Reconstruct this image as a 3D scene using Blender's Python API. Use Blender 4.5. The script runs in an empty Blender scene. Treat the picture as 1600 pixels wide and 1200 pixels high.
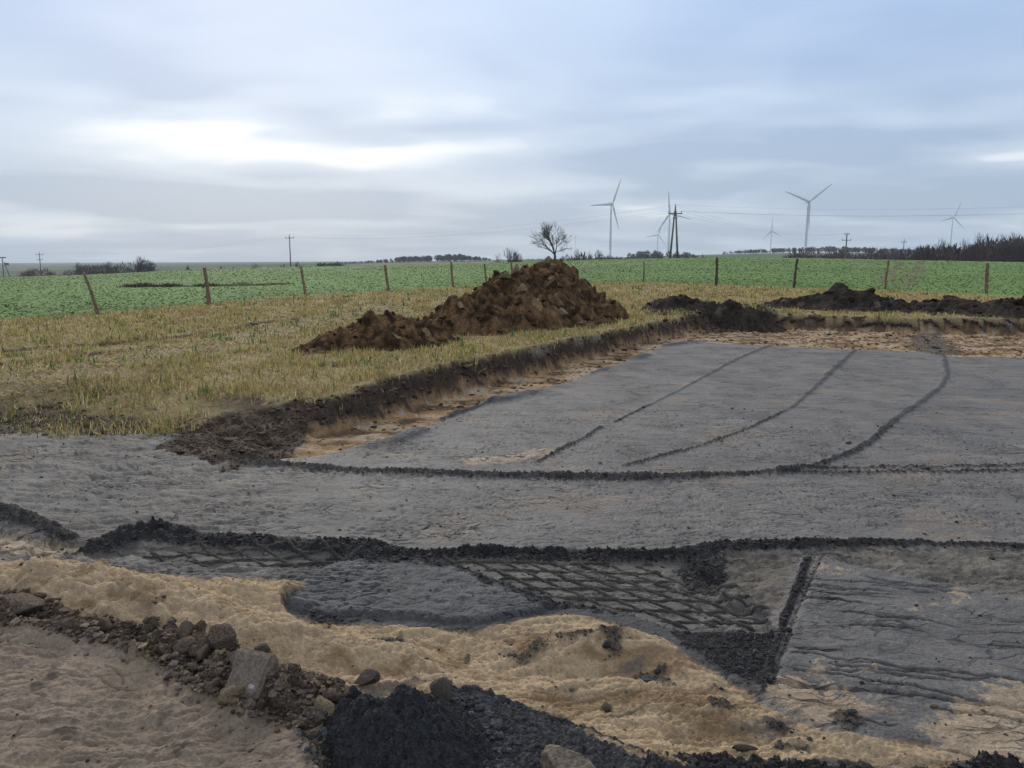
import bpy, math, random
import numpy as np
from mathutils import Vector, Matrix

SC = bpy.context.scene
COL = SC.collection
random.seed(7)
RNG = np.random.default_rng(11)

# ------------------------------------------------------------------ camera
F = 1209.0                      # focal length in photo pixels (1600 wide)
PITCH = math.atan(192 / F)      # eye level at photo row 408
H = 2.2                         # eye height above the floor of the pit
cam_d = bpy.data.cameras.new('camera')
cam = bpy.data.objects.new('camera', cam_d)
COL.objects.link(cam)
cam.location = (0, 0, H)
cam.rotation_euler = (math.pi / 2 - PITCH, 0, 0)
cam_d.sensor_width = 36
cam_d.lens = 36 * F / 1600
cam_d.clip_start = 0.05
cam_d.clip_end = 30000
SC.camera = cam

# ------------------------------------------------------------------ sky and sun
SUN_AZ = math.radians(-18)      # from +Y, positive towards +X
SUN_EL = math.radians(24)
w = bpy.data.worlds.new('World')
SC.world = w
w.use_nodes = True
NT = w.node_tree
NT.nodes.clear()


class NB:
    """tiny helper for node graphs"""
    def __init__(s, nt): s.nt = nt
    def n(s, typ, **kw):
        nd = s.nt.nodes.new(typ)
        for k, v in kw.items(): setattr(nd, k, v)
        return nd
    def put(s, sock, v):
        if isinstance(v, bpy.types.NodeSocket): s.nt.links.new(v, sock)
        else: sock.default_value = v
    def m(s, op, a, b=0.0, c=None, clamp=False):
        nd = s.n('ShaderNodeMath', operation=op, use_clamp=clamp)
        s.put(nd.inputs[0], a); s.put(nd.inputs[1], b)
        if c is not None: s.put(nd.inputs[2], c)
        return nd.outputs[0]
    def v(s, op, a, b=(0, 0, 0)):
        nd = s.n('ShaderNodeVectorMath', operation=op)
        s.put(nd.inputs[0], a); s.put(nd.inputs[1], b)
        return nd.outputs[0]
    def xyz(s, x, y, z):
        nd = s.n('ShaderNodeCombineXYZ')
        for i, q in enumerate((x, y, z)): s.put(nd.inputs[i], q)
        return nd.outputs[0]
    def noise(s, vec, scale, detail=4.0, rough=0.5, dist=0.0):
        nd = s.n('ShaderNodeTexNoise')
        s.put(nd.inputs['Vector'], vec)
        nd.inputs['Scale'].default_value = scale
        nd.inputs['Detail'].default_value = detail
        nd.inputs['Roughness'].default_value = rough
        nd.inputs['Distortion'].default_value = dist
        return nd.outputs[0]
    def mix(s, fac, a, b, mode='MIX'):
        nd = s.n('ShaderNodeMix', data_type='RGBA', blend_type=mode)
        s.put(nd.inputs[0], fac)
        for i, q in ((6, a), (7, b)):
            if isinstance(q, tuple) and len(q) == 3: q = (*q, 1)
            s.put(nd.inputs[i], q)
        return nd.outputs[2]
    def ramp(s, fac, a, b):
        nd = s.n('ShaderNodeMapRange', interpolation_type='SMOOTHSTEP')
        s.put(nd.inputs[0], fac); nd.inputs[1].default_value = a; nd.inputs[2].default_value = b
        return nd.outputs[0]


def build_sky():
    b = NB(NT)
    tc = b.n('ShaderNodeTexCoord').outputs['Generated']
    sep = b.n('ShaderNodeSeparateXYZ'); NT.links.new(tc, sep.inputs[0])
    x, y, z = sep.outputs
    zz = b.m('MAXIMUM', z, 0.0)
    # stratus sheet overhead: noise on a flat layer seen in perspective
    k = b.m('ADD', zz, 0.10)
    px, py = b.m('DIVIDE', x, k), b.m('DIVIDE', y, k)
    sheet = b.xyz(px, b.m('MULTIPLY', py, 1.25), 0.0)
    n1 = b.noise(b.v('ADD', sheet, (3.1, 7.7, 0.0)), 0.55, 3.0, 0.45, 0.5)
    n2 = b.noise(b.v('ADD', sheet, (13.0, 2.2, 4.0)), 1.5, 2.0, 0.45, 0.2)
    n3 = b.noise(b.v('ADD', sheet, (1.0, 21.0, 9.0)), 0.28, 2.0, 0.5, 0.0)
    dens = b.m('ADD', b.m('MULTIPLY', n1, 0.62), b.m('ADD', b.m('MULTIPLY', n2, 0.18), b.m('MULTIPLY', n3, 0.2)))
    az = b.m('ARCTAN2', x, y)
    el = b.m('ARCSINE', z)

    def gap(px_, py_, sx, sy, amp):
        # a thin place in the cloud sheet; centre given by its direction
        a0 = math.atan((px_ - 800) / F / math.cos(PITCH)); e0 = (408 - py_) / F
        u = b.m('DIVIDE', b.m('SUBTRACT', az, a0), sx)
        v_ = b.m('DIVIDE', b.m('SUBTRACT', el, e0), sy)
        wob = b.m('MULTIPLY', b.m('SUBTRACT', n2, 0.5), 1.1)
        v_ = b.m('ADD', v_, wob)
        r2 = b.m('ADD', b.m('MULTIPLY', u, u), b.m('MULTIPLY', v_, v_))
        return b.m('MULTIPLY', b.m('EXPONENT', b.m('MULTIPLY', r2, -1.0)), amp)
    g = None
    for q in GAPS:
        t = gap(*q)
        g = t if g is None else b.m('ADD', g, t)
    thin = b.m('ADD', b.ramp(dens, 0.60, 0.36), 0.0)
    thin = b.m('ADD', b.m('MULTIPLY', thin, 0.80), b.m('SUBTRACT', g, 0.16))
    sky = b.n('ShaderNodeTexSky', sky_type='NISHITA', sun_disc=False)
    sky.sun_elevation = SUN_EL; sky.sun_rotation = SUN_AZ
    sky.air_density = 1.0; sky.dust_density = 1.5
    nish = b.mix(1.0, sky.outputs[0], (0.10, 0.10, 0.10), 'MULTIPLY')
    thick_c = b.mix(b.ramp(z, 0.0, 0.30), (0.262, 0.335, 0.44), (0.295, 0.40, 0.59))
    thin_c = b.mix(b.ramp(z, 0.0, 0.35), (0.56, 0.625, 0.69), (0.49, 0.60, 0.77))
    c = b.mix(b.m('MINIMUM', b.m('MAXIMUM', thin, 0.0), 1.0), thick_c, thin_c)
    c = b.mix(b.m('MULTIPLY', b.m('SUBTRACT', thin, 0.62, clamp=True), 1.3, clamp=True), c, (0.90, 0.875, 0.82))
    c = b.mix(b.ramp(z, 0.30, 0.75), c, b.mix(0.5, c, (0.80, 0.80, 0.80)))
    c = b.mix(0.93, nish, c)
    bg = b.n('ShaderNodeBackground'); NT.links.new(c, bg.inputs[0]); bg.inputs[1].default_value = 1.0
    out = b.n('ShaderNodeOutputWorld'); NT.links.new(bg.outputs[0], out.inputs[0])


GAPS = [  # photo direction, angular half sizes (rad), how thin
    (420, 252, 0.24, 0.036, 0.46), (470, 250, 0.12, 0.020, 0.20), (240, 240, 0.15, 0.030, 0.32), (640, 245, 0.20, 0.026, 0.14), (330, 235, 0.4, 0.06, 0.18),
    (985, 338, 0.060, 0.015, 0.75), (640, 352, 0.06, 0.008, 0.35), (800, 195, 0.45, 0.030, 0.06),
    (40, 150, 0.16, 0.075, 0.40), (110, 370, 0.14, 0.010, 0.28), (1590, 285, 0.14, 0.016, 0.40),
    (1450, 368, 0.20, 0.005, 0.35), (1250, 200, 0.35, 0.03, 0.10), (1590, 150, 0.20, 0.05, 0.15),
    (350, 155, 0.18, 0.030, -0.35), (790, 268, 0.14, 0.018, -0.45), (1300, 245, 0.30, 0.016, -0.35),
    (480, 285, 0.10, 0.012, -0.30), (1000, 100, 0.3, 0.04, -0.22), (300, 320, 0.25, 0.016, -0.3),
]
build_sky()

sun_d = bpy.data.lights.new('sun', 'SUN')
sun_d.energy = 1.5
sun_d.angle = math.radians(22)
sun_d.color = (1.0, 0.93, 0.82)
sun = bpy.data.objects.new('sun', sun_d)
COL.objects.link(sun)
sd = Vector((math.sin(SUN_AZ) * math.cos(SUN_EL), math.cos(SUN_AZ) * math.cos(SUN_EL), math.sin(SUN_EL)))
sun.rotation_euler = (-sd).to_track_quat('-Z', 'Y').to_euler()

SC.render.engine = 'CYCLES'
SC.cycles.use_denoising = True
SC.cycles.denoising_prefilter = 'NONE'
SC.cycles.max_bounces = 6
SC.cycles.diffuse_bounces = 3
SC.cycles.volume_bounces = 1
SC.view_settings.view_transform = 'Standard'
SC.view_settings.look = 'None'
SC.view_settings.exposure = 0.5
SC.view_settings.gamma = 1.0
SC.view_settings.use_curve_mapping = False

# ------------------------------------------------------------------ helpers: tags
def tag(o, label=None, cat=None, group=None, kind=None):
    if label: o['label'] = label
    if cat: o['category'] = cat
    if group: o['group'] = group
    if kind: o['kind'] = kind
    return o


def empty(name, loc=(0, 0, 0), rz=0.0):
    o = bpy.data.objects.new(name, None)
    COL.objects.link(o)
    o.location = loc
    o.rotation_euler = (0, 0, rz)
    o.empty_display_size = 0.2
    return o


def mesh_np(name, verts, faces, mat, parent=None, smooth=True, colors=None, extra=None):
    """verts Nx3, faces Mx3 or Mx4 array -> object"""
    me = bpy.data.meshes.new(name)
    verts = np.asarray(verts, np.float32); faces = np.asarray(faces, np.int32)
    nv, nf, k = len(verts), len(faces), faces.shape[1]
    me.vertices.add(nv); me.vertices.foreach_set('co', verts.ravel())
    me.loops.add(nf * k); me.loops.foreach_set('vertex_index', faces.ravel())
    me.polygons.add(nf)
    me.polygons.foreach_set('loop_start', np.arange(0, nf * k, k, dtype=np.int32))
    me.polygons.foreach_set('loop_total', np.full(nf, k, np.int32))
    me.polygons.foreach_set('use_smooth', np.full(nf, bool(smooth)))
    if colors is not None:
        a = me.attributes.new('Col', 'FLOAT_COLOR', 'POINT')
        c = np.ones((nv, 4), np.float32); c[:, :3] = colors
        a.data.foreach_set('color', c.ravel())
    for nm, arr in (extra or {}).items():
        a = me.attributes.new(nm, 'FLOAT', 'POINT')
        a.data.foreach_set('value', np.asarray(arr, np.float32))
    me.update(calc_edges=True)
    me.validate()
    if mat: me.materials.append(mat)
    o = bpy.data.objects.new(name, me)
    COL.objects.link(o)
    if parent: o.parent = parent
    return o


# ------------------------------------------------------------------ helpers: numpy noise
_g = np.random.default_rng(3)
_ga = _g.uniform(0, 2 * np.pi, 256)
_GX, _GY = np.cos(_ga).astype(np.float32), np.sin(_ga).astype(np.float32)
_G3 = _g.normal(size=(256, 3)).astype(np.float32)
_G3 /= np.linalg.norm(_G3, axis=1)[:, None]


def _hash(xi, yi, s, zi=None):
    h = (xi * 374761393 + yi * 668265263 + s * 974634777)
    if zi is not None: h = h + zi * 1274126177
    h = (h ^ (h >> 13)) * 1103515245
    return ((h ^ (h >> 16)) & 255)


def noise2(x, y, s=0):
    xf, yf = np.floor(x), np.floor(y)
    xi, yi = xf.astype(np.int64), yf.astype(np.int64)
    fx, fy = (x - xf), (y - yf)
    u = fx * fx * fx * (fx * (fx * 6 - 15) + 10); v = fy * fy * fy * (fy * (fy * 6 - 15) + 10)
    def g(ix, iy, dx, dy):
        h = _hash(ix, iy, s); return _GX[h] * dx + _GY[h] * dy
    a = g(xi, yi, fx, fy); b = g(xi + 1, yi, fx - 1, fy)
    c = g(xi, yi + 1, fx, fy - 1); d = g(xi + 1, yi + 1, fx - 1, fy - 1)
    return ((a + (b - a) * u) + ((c + (d - c) * u) - (a + (b - a) * u)) * v) * 1.5


def fbm(x, y, f=1.0, o=4, s=0, g=0.5, ridge=False):
    t, a, n = 0, 1.0, 0.0
    for i in range(o):
        q = noise2(x * f + i * 17.3, y * f - i * 9.1, s + i)
        if ridge: q = 1 - 2 * np.abs(q)
        t = t + a * q; n += a; a *= g; f *= 2.03
    return t / n


def noise3(p, s=0):
    pf = np.floor(p); pi = pf.astype(np.int64); f = p - pf
    w_ = f * f * (3 - 2 * f); out = 0
    for dx in (0, 1):
        for dy in (0, 1):
            for dz in (0, 1):
                h = _hash(pi[:, 0] + dx, pi[:, 1] + dy, s, pi[:, 2] + dz)
                gr = _G3[h]
                d = gr[:, 0] * (f[:, 0] - dx) + gr[:, 1] * (f[:, 1] - dy) + gr[:, 2] * (f[:, 2] - dz)
                ww = (w_[:, 0] if dx else 1 - w_[:, 0]) * (w_[:, 1] if dy else 1 - w_[:, 1]) * (w_[:, 2] if dz else 1 - w_[:, 2])
                out = out + d * ww
    return out * 1.4


def fbm3(p, f=1.0, o=4, s=0, ridge=False):
    t, a, n = 0, 1.0, 0.0
    for i in range(o):
        q = noise3(p * f + i * 5.7, s + i)
        if ridge: q = 1 - 2 * np.abs(q)
        t = t + a * q; n += a; a *= 0.5; f *= 2.03
    return t / n


def worley(x, y, f, s=0):
    """distance to the nearest of jittered points (in cells) and that cell's own random value"""
    x = x * f; y = y * f
    xi, yi = np.floor(x).astype(np.int64), np.floor(y).astype(np.int64)
    best = np.full(x.shape, 9.0); val = np.zeros(x.shape)
    for dx in (-1, 0, 1):
        for dy in (-1, 0, 1):
            h = _hash(xi + dx, yi + dy, s) ; h2 = _hash(xi + dx, yi + dy, s + 77)
            q_ = (xi + dx + h / 255.0 - x) ** 2 + (yi + dy + h2 / 255.0 - y) ** 2
            m = q_ < best
            best = np.where(m, q_, best); val = np.where(m, ((h * 7 + h2 * 13) & 255) / 255.0, val)
    return np.sqrt(best), val


def crumbs(x, y, f, s=0):
    """rounded lumps of uneven size, 0..1"""
    d, v_ = worley(x, y, f, s)
    r_ = 0.35 + 0.40 * v_
    return np.sqrt(np.maximum(0, 1 - (d / r_) ** 2)) * r_ * 1.4


def sstep(a, b, x):
    t = np.clip((x - a) / (b - a), 0, 1)
    return t * t * (3 - 2 * t)


# ------------------------------------------------------------------ photo direction -> place on the ground
CP, SP = math.cos(PITCH), math.sin(PITCH)


def ray(px, py):
    dx, dy = (px - 800) / F, (600 - py) / F
    return np.array((dx, CP + dy * SP, -SP + dy * CP))


def W(px, py, z=0.0):
    d = ray(px, py); t = (z - H) / d[2]
    return (d[0] * t, d[1] * t)


def WP(pts, z=0.0):
    return np.array([W(p[0], p[1], p[2] if len(p) > 2 else z) for p in pts])


def AT(px, py, dist):
    d = ray(px, py); t = dist / d[1]
    return d * t + np.array((0, 0, H))


PXS = [-900, 0, 150, 300, 450, 600, 750, 930, 1100, 1250, 1400, 1600, 2500]
YCR = [440, 430, 427, 421, 417, 414.5, 412, 406, 403, 404, 407, 410, 412]        # crest of the green field
YFAR = [428, 424, 421, 418, 414, 410, 407, 403, 398, 395, 397, 402, 404]         # far land


def azpx(x, y):
    return 800 + F * CP * np.where(y > 0.2 * np.abs(x), x / np.maximum(y, 1e-3), np.sign(x) * 5.0)


def land(x, y):
    """the natural land before the pit was dug"""
    x = np.asarray(x, float); y = np.asarray(y, float)
    d = np.hypot(x, y); p = azpx(x, y)
    zc = H + (408 - np.interp(p, PXS, YCR)) / F * 150
    z = 0.5 + (zc - 0.5) * np.clip((d - 24) / 126, 0, 1)
    zv = -6.0
    t = sstep(150, 330, d)
    z = z + (zv - z) * t
    zf = H + (408 - np.interp(p, PXS, YFAR)) / F * 900
    z = z + (zf - z) * sstep(380, 950, d)
    return z


def G(px, py):
    d = ray(px, py); lo = 2.0
    ts = np.geomspace(3, 400, 4000)
    zz = H + d[2] * ts; g = land(d[0] * ts, d[1] * ts)
    k = np.argmax(zz < g)
    return (d[0] * ts[k], d[1] * ts[k])


# outlines, all turned into ground positions
VERGE = [(-500, 545), (-200, 518), (0, 501), (155, 491), (325, 476), (478, 463), (608, 455), (709, 449), (800, 445), (930, 442),
         (1005, 442), (1119, 446), (1240, 451), (1385, 455), (1542, 462), (1620, 465), (2000, 480)]
_v = np.array([G(*p) for p in VERGE])
V_AZ, V_R = np.arctan2(_v[:, 0], _v[:, 1]), np.hypot(_v[:, 0], _v[:, 1])

FOOT = [(-700, 700), (-200, 690), (0, 684), (250, 688), (330, 712), (400, 720), (480, 694), (600, 662), (700, 627), (850, 582),
        (990, 545), (1060, 527), (1130, 516), (1200, 512), (1420, 520), (1600, 522), (1900, 530), (2300, 545)]
_f = WP(FOOT)
PIT = np.vstack([_f, [(60, 20), (60, -30), (-60, -30), (-60, 9.0)]])
PAD = np.vstack([WP([(-700, 712), (-200, 696), (0, 690), (250, 690), (330, 716), (380, 724), (430, 719), (500, 711), (600, 690), (690, 656), (760, 628),
                     (880, 600), (985, 562), (1040, 540), (1085, 534), (1200, 540), (1350, 546), (1440, 550), (1482, 557), (1600, 559), (1900, 570), (2300, 590)]),
                 [(60, 12), (60, -30), (-60, -30), (-60, 8.0)]])


def sdist(X, Y, poly):
    """signed distance, negative inside"""
    n = len(poly); best = np.full(X.shape, 1e9, np.float32); ins = np.zeros(X.shape, bool)
    for i in range(n):
        ax, ay = poly[i]; bx, by = poly[(i + 1) % n]
        ex, ey = bx - ax, by - ay; L = ex * ex + ey * ey + 1e-9
        t = np.clip(((X - ax) * ex + (Y - ay) * ey) / L, 0, 1)
        q = (X - ax - t * ex) ** 2 + (Y - ay - t * ey) ** 2
        np.minimum(best, q, out=best)
        if ay != by:
            c = ((ay > Y) != (by > Y)) & (X < ex * (Y - ay) / ey + ax)
            ins ^= c
    d = np.sqrt(best)
    return np.where(ins, -d, d)


def ldist(X, Y, pts):
    """distance to a polyline, running parameter 0..1 and side"""
    n = len(pts) - 1; best = np.full(X.shape, 1e9); par = np.zeros(X.shape); side = np.zeros(X.shape)
    for i in range(n):
        ax, ay = pts[i]; bx, by = pts[i + 1]
        ex, ey = bx - ax, by - ay; L = ex * ex + ey * ey + 1e-9
        t = np.clip(((X - ax) * ex + (Y - ay) * ey) / L, 0, 1)
        q = (X - ax - t * ex) ** 2 + (Y - ay - t * ey) ** 2
        m = q < best
        best = np.where(m, q, best); par = np.where(m, (i + t) / n, par)
        side = np.where(m, np.sign(ex * (Y - ay) - ey * (X - ax)), side)
    return np.sqrt(best), par, side


# ------------------------------------------------------------------ the ground sheet (polar grid round the viewer's spot)
A = np.radians(np.concatenate([np.linspace(-180, -60, 13)[:-1], np.linspace(-60, -37, 40)[:-1],
                               np.linspace(-37, 37, 790), np.linspace(37, 60, 40)[1:], np.linspace(60, 180, 13)[1:]]))
rr = [0.25, 0.6, 1.0, 1.5, 2.0, 2.3]
while rr[-1] < 2.7: rr.append(rr[-1] + 0.02)
while rr[-1] < 62:
    r_ = rr[-1]
    rr.append(r_ + min(max(r_ * r_ / (2400 if r_ < 6.3 else 1700), 0.005), 0.05 if r_ < 21 else 0.0085 * r_))
while rr[-1] < 6000: rr.append(rr[-1] * 1.045)
R = np.array(rr)
NA, NR = len(A), len(R)
RR, AA = np.meshgrid(R, A, indexing='ij')
X, Y = RR * np.sin(AA), RR * np.cos(AA)
NEAR = int(np.searchsorted(R, 30.0))          # rows with detail
FINE = int(np.searchsorted(R, 12.0))


def near(fn, rows):
    o = np.zeros(X.shape); o[:rows] = fn(X[:rows], Y[:rows]); return o


Z = land(X, Y)
xn, yn = X[:NEAR], Y[:NEAR]
# --- the dug pit
n_lo = fbm(xn, yn, 0.9, 4, 5); n_mid = fbm(xn, yn, 3.0, 4, 15); n_hi = fbm(xn, yn, 11.0, 3, 25)
s_pit = sdist(xn, yn, PIT)
P = azpx(xn, yn)
wall_w = np.interp(P, [-500, 250, 430, 520, 1000, 1100, 1450, 1700], [2.0, 2.0, 1.7, 0.45, 0.30, 0.7, 0.32, 0.6])
s = s_pit - 0.10 + n_lo * (0.16 + 0.45 * (1 - sstep(200, 420, P))) + n_mid * 0.10
t_pit = sstep(0.0, 1.0, s / wall_w)           # 0 in the pit, 1 up on the land
wallz = np.clip(1 - np.abs(t_pit - 0.5) * 2, 0, 1)
Zp = Z[:NEAR] * t_pit * (1 - 0.68 * (1 - sstep(330, 640, P)) * (1 - sstep(9.5, 15, np.hypot(xn, yn)))) * (1 - 0.22 * sstep(1100, 1250, P) * (1 - sstep(27, 36, np.hypot(xn, yn))))
steep = sstep(260, 430, P)
lumps = crumbs(xn, yn, 4.5, 33)
Zp += wallz * steep * (n_mid * 0.09 + lumps * 0.10 * sstep(420, 640, P) - 0.03 + n_hi * 0.03)
Zp += (t_pit > 0.5) * (n_lo * 0.03 + n_hi * 0.012)
s_pad = sdist(xn, yn, PAD) + n_lo * 0.05 + n_mid * 0.05
inpit = 1 - sstep(0.0, 0.25, t_pit)
floor_m = inpit * sstep(-0.02, 0.06, s_pad) * sstep(300, 380, P)
Zp += floor_m * (n_mid * 0.05 + n_hi * 0.02 + fbm(xn * 0.5, yn * 2.0, 2.0, 3, 41) * 0.05 - 0.02)
inpit = np.where(P < 330, 1 - sstep(0.0, 0.06, t_pit), inpit)
pad_m = inpit * (1 - floor_m)

# --- colours
def c3(*v): return np.array(v, np.float32)
C = np.zeros((NR, NA, 3), np.float32)
BUMP = np.full((NR, NA), 0.5, np.float32)
ROUGH = np.full((NR, NA), 0.92, np.float32)
def lay(sl, mask, col):
    m = np.clip(mask, 0, 1)[..., None].astype(np.float32)
    C[sl] = C[sl] * (1 - m) + np.asarray(col, np.float32) * m
NSL = slice(0, NEAR)
AZ = np.arctan2(X, Y)
Rb = np.interp(AZ, V_AZ, V_R)
f_lo = fbm(X, Y, 0.05, 3, 51); f_mid = fbm(X, Y, 0.4, 3, 52)
FIELDM = sstep(-0.35, 0.35, RR - Rb + f_mid * 1.2) * (1 - sstep(150, 160, RR))
# land beyond
C[:] = c3(0.15, 0.15, 0.11)
ff = fbm(X, Y, 0.004, 3, 61)
lay(slice(None), sstep(-0.1, 0.1, ff), c3(0.11, 0.15, 0.075))
lay(slice(None), sstep(0.12, 0.2, fbm(X, Y, 0.006, 2, 64)), c3(0.24, 0.20, 0.155))
# verge
vm = np.where(RR < Rb + 2, 1.0, 0)
vcol = c3(0.32, 0.24, 0.115)[None, None] * (1 + 0.35 * f_mid[..., None]) 
lay(slice(None), vm, vcol)
fgreen = c3(0.15, 0.225, 0.072)[None, None] * (1 + 0.25 * f_mid[..., None] + 0.35 * f_lo[..., None])
lay(slice(None), FIELDM, fgreen)
Z += FIELDM * (fbm(X, Y, 1.3, 2, 71) * 0.05 * (RR < 70) + 0.06)
# verge details: flattened straw, ruts
vsl = t_pit * (1 - FIELDM[:NEAR])
sw = WP([(-300, 625), (-60, 605), (120, 575), (300, 545), (470, 508), (600, 480), (640, 470)], 0.5)
d_sw, _, _ = ldist(xn, yn, sw)
swath = vsl * (1 - sstep(0.35, 1.0, d_sw + n_lo * 0.5))
lay(NSL, swath * 0.6, c3(0.27, 0.20, 0.11)[None, None] * (1 + 0.3 * n_mid[..., None]))
bare = np.zeros_like(xn)
for pts, wd in (([(-200, 566), (0, 549), (80, 542), (190, 535), (280, 526), (430, 500)], 0.26),
                ([(-200, 592), (0, 568), (110, 556), (230, 543)], 0.22),
                ([(20, 632), (140, 632), (260, 642), (330, 640), (440, 640)], 0.28),
                ([(-100, 640), (0, 610), (60, 640), (0, 680), (-100, 690)], 0.45),
                ([(60, 515), (130, 508)], 0.10), ([(560, 500), (640, 488)], 0.12)):
    dd, _, _ = ldist(xn, yn, WP(pts, 0.5))
    bare = np.maximum(bare, (1 - sstep(wd * 0.5, wd * 1.5, dd + n_mid * 0.25)))
bare = np.maximum(bare, sstep(0.50, 0.62, n_lo * 0.6 + n_mid * 0.5 + 0.15) * 0.8)
bare *= vsl
lay(NSL, bare, c3(0.075, 0.052, 0.036))
Zp -= bare * (0.05 - n_mid * 0.06)
# pad: compacted grey millings
left = 1 - sstep(300, 620, P)
padc = c3(0.158, 0.143, 0.128)[None, None] * (1 + 0.22 * n_lo[..., None] + 0.25 * n_mid[..., None])
lay(NSL, inpit, padc)
lay(NSL, pad_m * left * (0.75 + 0.3 * n_lo), c3(0.118, 0.103, 0.088)[None, None] * (1 + 0.35 * n_mid[..., None]))
stain = sstep(0.12, 0.30, fbm(xn * 1.2, yn * 1.2, 0.8, 4, 81) + n_mid * 0.12)
lay(NSL, pad_m * stain * (0.35 + 0.5 * n_hi), c3(0.24, 0.18, 0.125))
damp = sstep(0.05, 0.35, fbm(xn * 0.7, yn * 0.45, 0.9, 4, 86))
lay(NSL, pad_m * damp * 0.35, c3(0.095, 0.088, 0.081))
# pit floor: orange brown sandy soil with dark clods
fl = fbm(xn * 0.6, yn * 1.8, 1.6, 4, 91)
lay(NSL, floor_m, c3(0.36, 0.22, 0.105)[None, None] * (1 + 0.3 * n_mid[..., None]))
lay(NSL, floor_m * sstep(0.02, 0.18, fl), c3(0.13, 0.078, 0.043))
lay(NSL, floor_m * sstep(0.08, 0.22, -fl), c3(0.42, 0.32, 0.215))
# wall of the cut: dark topsoil above, sandy below
tw = steep * sstep(0.02, 0.12, t_pit) * (1 - sstep(0.86, 0.98, t_pit + n_mid * 0.15))
hcol = np.maximum(sstep(0.12, 0.34, t_pit + n_mid * 0.45 + n_lo * 0.2), sstep(1040, 1140, P) * np.clip(0.85 + 0.8 * n_lo, 0, 1))
wc = c3(0.27, 0.165, 0.085)[None, None] * (1 - hcol[..., None]) + c3(0.062, 0.043, 0.030)[None, None] * hcol[..., None]
wc = wc * (1 + 0.5 * n_hi[..., None])
lay(NSL, tw, wc)
slump = tw * sstep(0.15, 0.3, n_lo + 0.25 * n_mid) * sstep(0.5, 0.75, t_pit)
lay(NSL, slump, c3(0.23, 0.185, 0.155))
lsoil = (1 - sstep(380, 470, P)) * sstep(0.0, 0.04, t_pit) * (1 - sstep(0.30, 0.55, t_pit + n_lo * 0.35 + n_mid * 0.25))
lay(NSL, lsoil * 0.9, c3(0.105, 0.082, 0.063)[None, None] * (1 + 0.6 * n_mid[..., None]))
Zp += lsoil * (n_mid * 0.04 + n_hi * 0.015)
# churned brown corner at the left end of the cut
cor = sdist(xn, yn, WP([(250, 690), (285, 672), (330, 656), (430, 652), (475, 662), (480, 684), (430, 708), (360, 722)], 0.08)) + n_mid * 0.15
cm = 1 - sstep(-0.05, 0.12, cor)
lay(NSL, cm, c3(0.082, 0.055, 0.036)[None, None] * (1 + 0.6 * n_mid[..., None]))
lay(NSL, cm * sstep(0.15, 0.35, n_mid + n_hi * 0.3) * 0.45, c3(0.17, 0.118, 0.078))
Zp += cm * (n_mid * 0.025 + n_hi * 0.02 + 0.012 * np.sin((xn * 0.8 + yn * 0.6 + 0.1 * n_mid) * 38) * sstep(-0.1, 0.2, n_lo))
# disturbed far corner of the pit
cor2 = sdist(xn, yn, WP([(1020, 500), (1030, 472), (1110, 467), (1200, 486), (1205, 497), (1100, 502)], 0.35)) + n_mid * 0.3
cm2 = 1 - sstep(-0.1, 0.4, cor2)
lay(NSL, cm2 * 0.9, c3(0.07, 0.047, 0.032)[None, None] * (1 + 0.6 * n_mid[..., None]))
Zp += cm2 * (n_mid * 0.08 + lumps * 0.07)
Z[:NEAR] = Zp + (Z[:NEAR] - land(xn, yn)) * t_pit

# ---------------- fine foreground (r < 12 m)
FS = slice(0, FINE)
x, y = X[:FINE], Y[:FINE]
zf = np.zeros_like(x)
a_lo, a_mid, a_hi = n_lo[:FINE], n_mid[:FINE], n_hi[:FINE]
a_xh = fbm(x, y, 38.0, 3, 101)
padf = pad_m[:FINE]
LOOSE = np.zeros_like(x)                       # loose dark gravel cover


def shaped(pts, z=0.05): return WP(pts, z)


# cracks and tears in the rolled surface: thin grooves along stretched zero lines of noise
def cracks(u, v, fu, fv, wid, s0, mask):
    q = fbm(u + 0.05 * a_mid, v + 0.05 * a_mid, 1.0, 1, s0) * 0 + noise2(u * fu + a_mid * 0.35, v * fv + a_mid * 0.5, s0) + 0.30 * noise2(u * fu * 3, v * fv * 2.3, s0 + 1)
    g = np.exp(-(q / wid) ** 2)
    return g * mask


slab = sdist(x, y, shaped([(1283, 866), (1600, 938), (1900, 1010), (1900, 1260), (1600, 1215), (1310, 1150), (1195, 1075)], 0.04))
slab_m = 1 - sstep(-0.03, 0.06, slab + a_mid * 0.03)
ang = math.radians(-14)
u, v = x * math.cos(ang) + y * math.sin(ang), -x * math.sin(ang) + y * math.cos(ang)
crk = np.random.default_rng(5)
ck = np.zeros_like(x)
u_l = 1.2
for k_ in range(46):
    v0 = crk.uniform(2.9, 5.6); u0 = crk.choice([crk.uniform(0.3, 1.2), crk.uniform(0.3, 3.2)]); ln = crk.uniform(0.25, 1.7); wd_ = crk.choice([0.005, 0.007, 0.010], p=[.5, .35, .15])
    sel = (u > u0 - 0.1) & (u < u0 + ln + 0.1) & (np.abs(v - v0) < 0.3)
    uu, vv = u[sel], v[sel]
    line = v0 + 0.09 * noise2(uu * 0.8, uu * 0 + k_, 401) + 0.035 * noise2(uu * 4, uu * 0 + k_, 402) + 0.016 * noise2(uu * 14, uu * 0 + k_, 403) + crk.uniform(-0.06, 0.06) * (uu - u0)
    tp = sstep(u0, u0 + 0.06, uu) * sstep(u0 + ln, u0 + ln * 0.6, uu)
    wv = wd_ * (0.6 + 0.8 * tp)
    ck[sel] = np.maximum(ck[sel], np.exp(-((vv - line) / wv) ** 2) * tp)
zf -= slab_m * ck * 0.028
zf += slab_m * (0.035 + a_lo * 0.015 + a_mid * 0.008)
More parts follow.
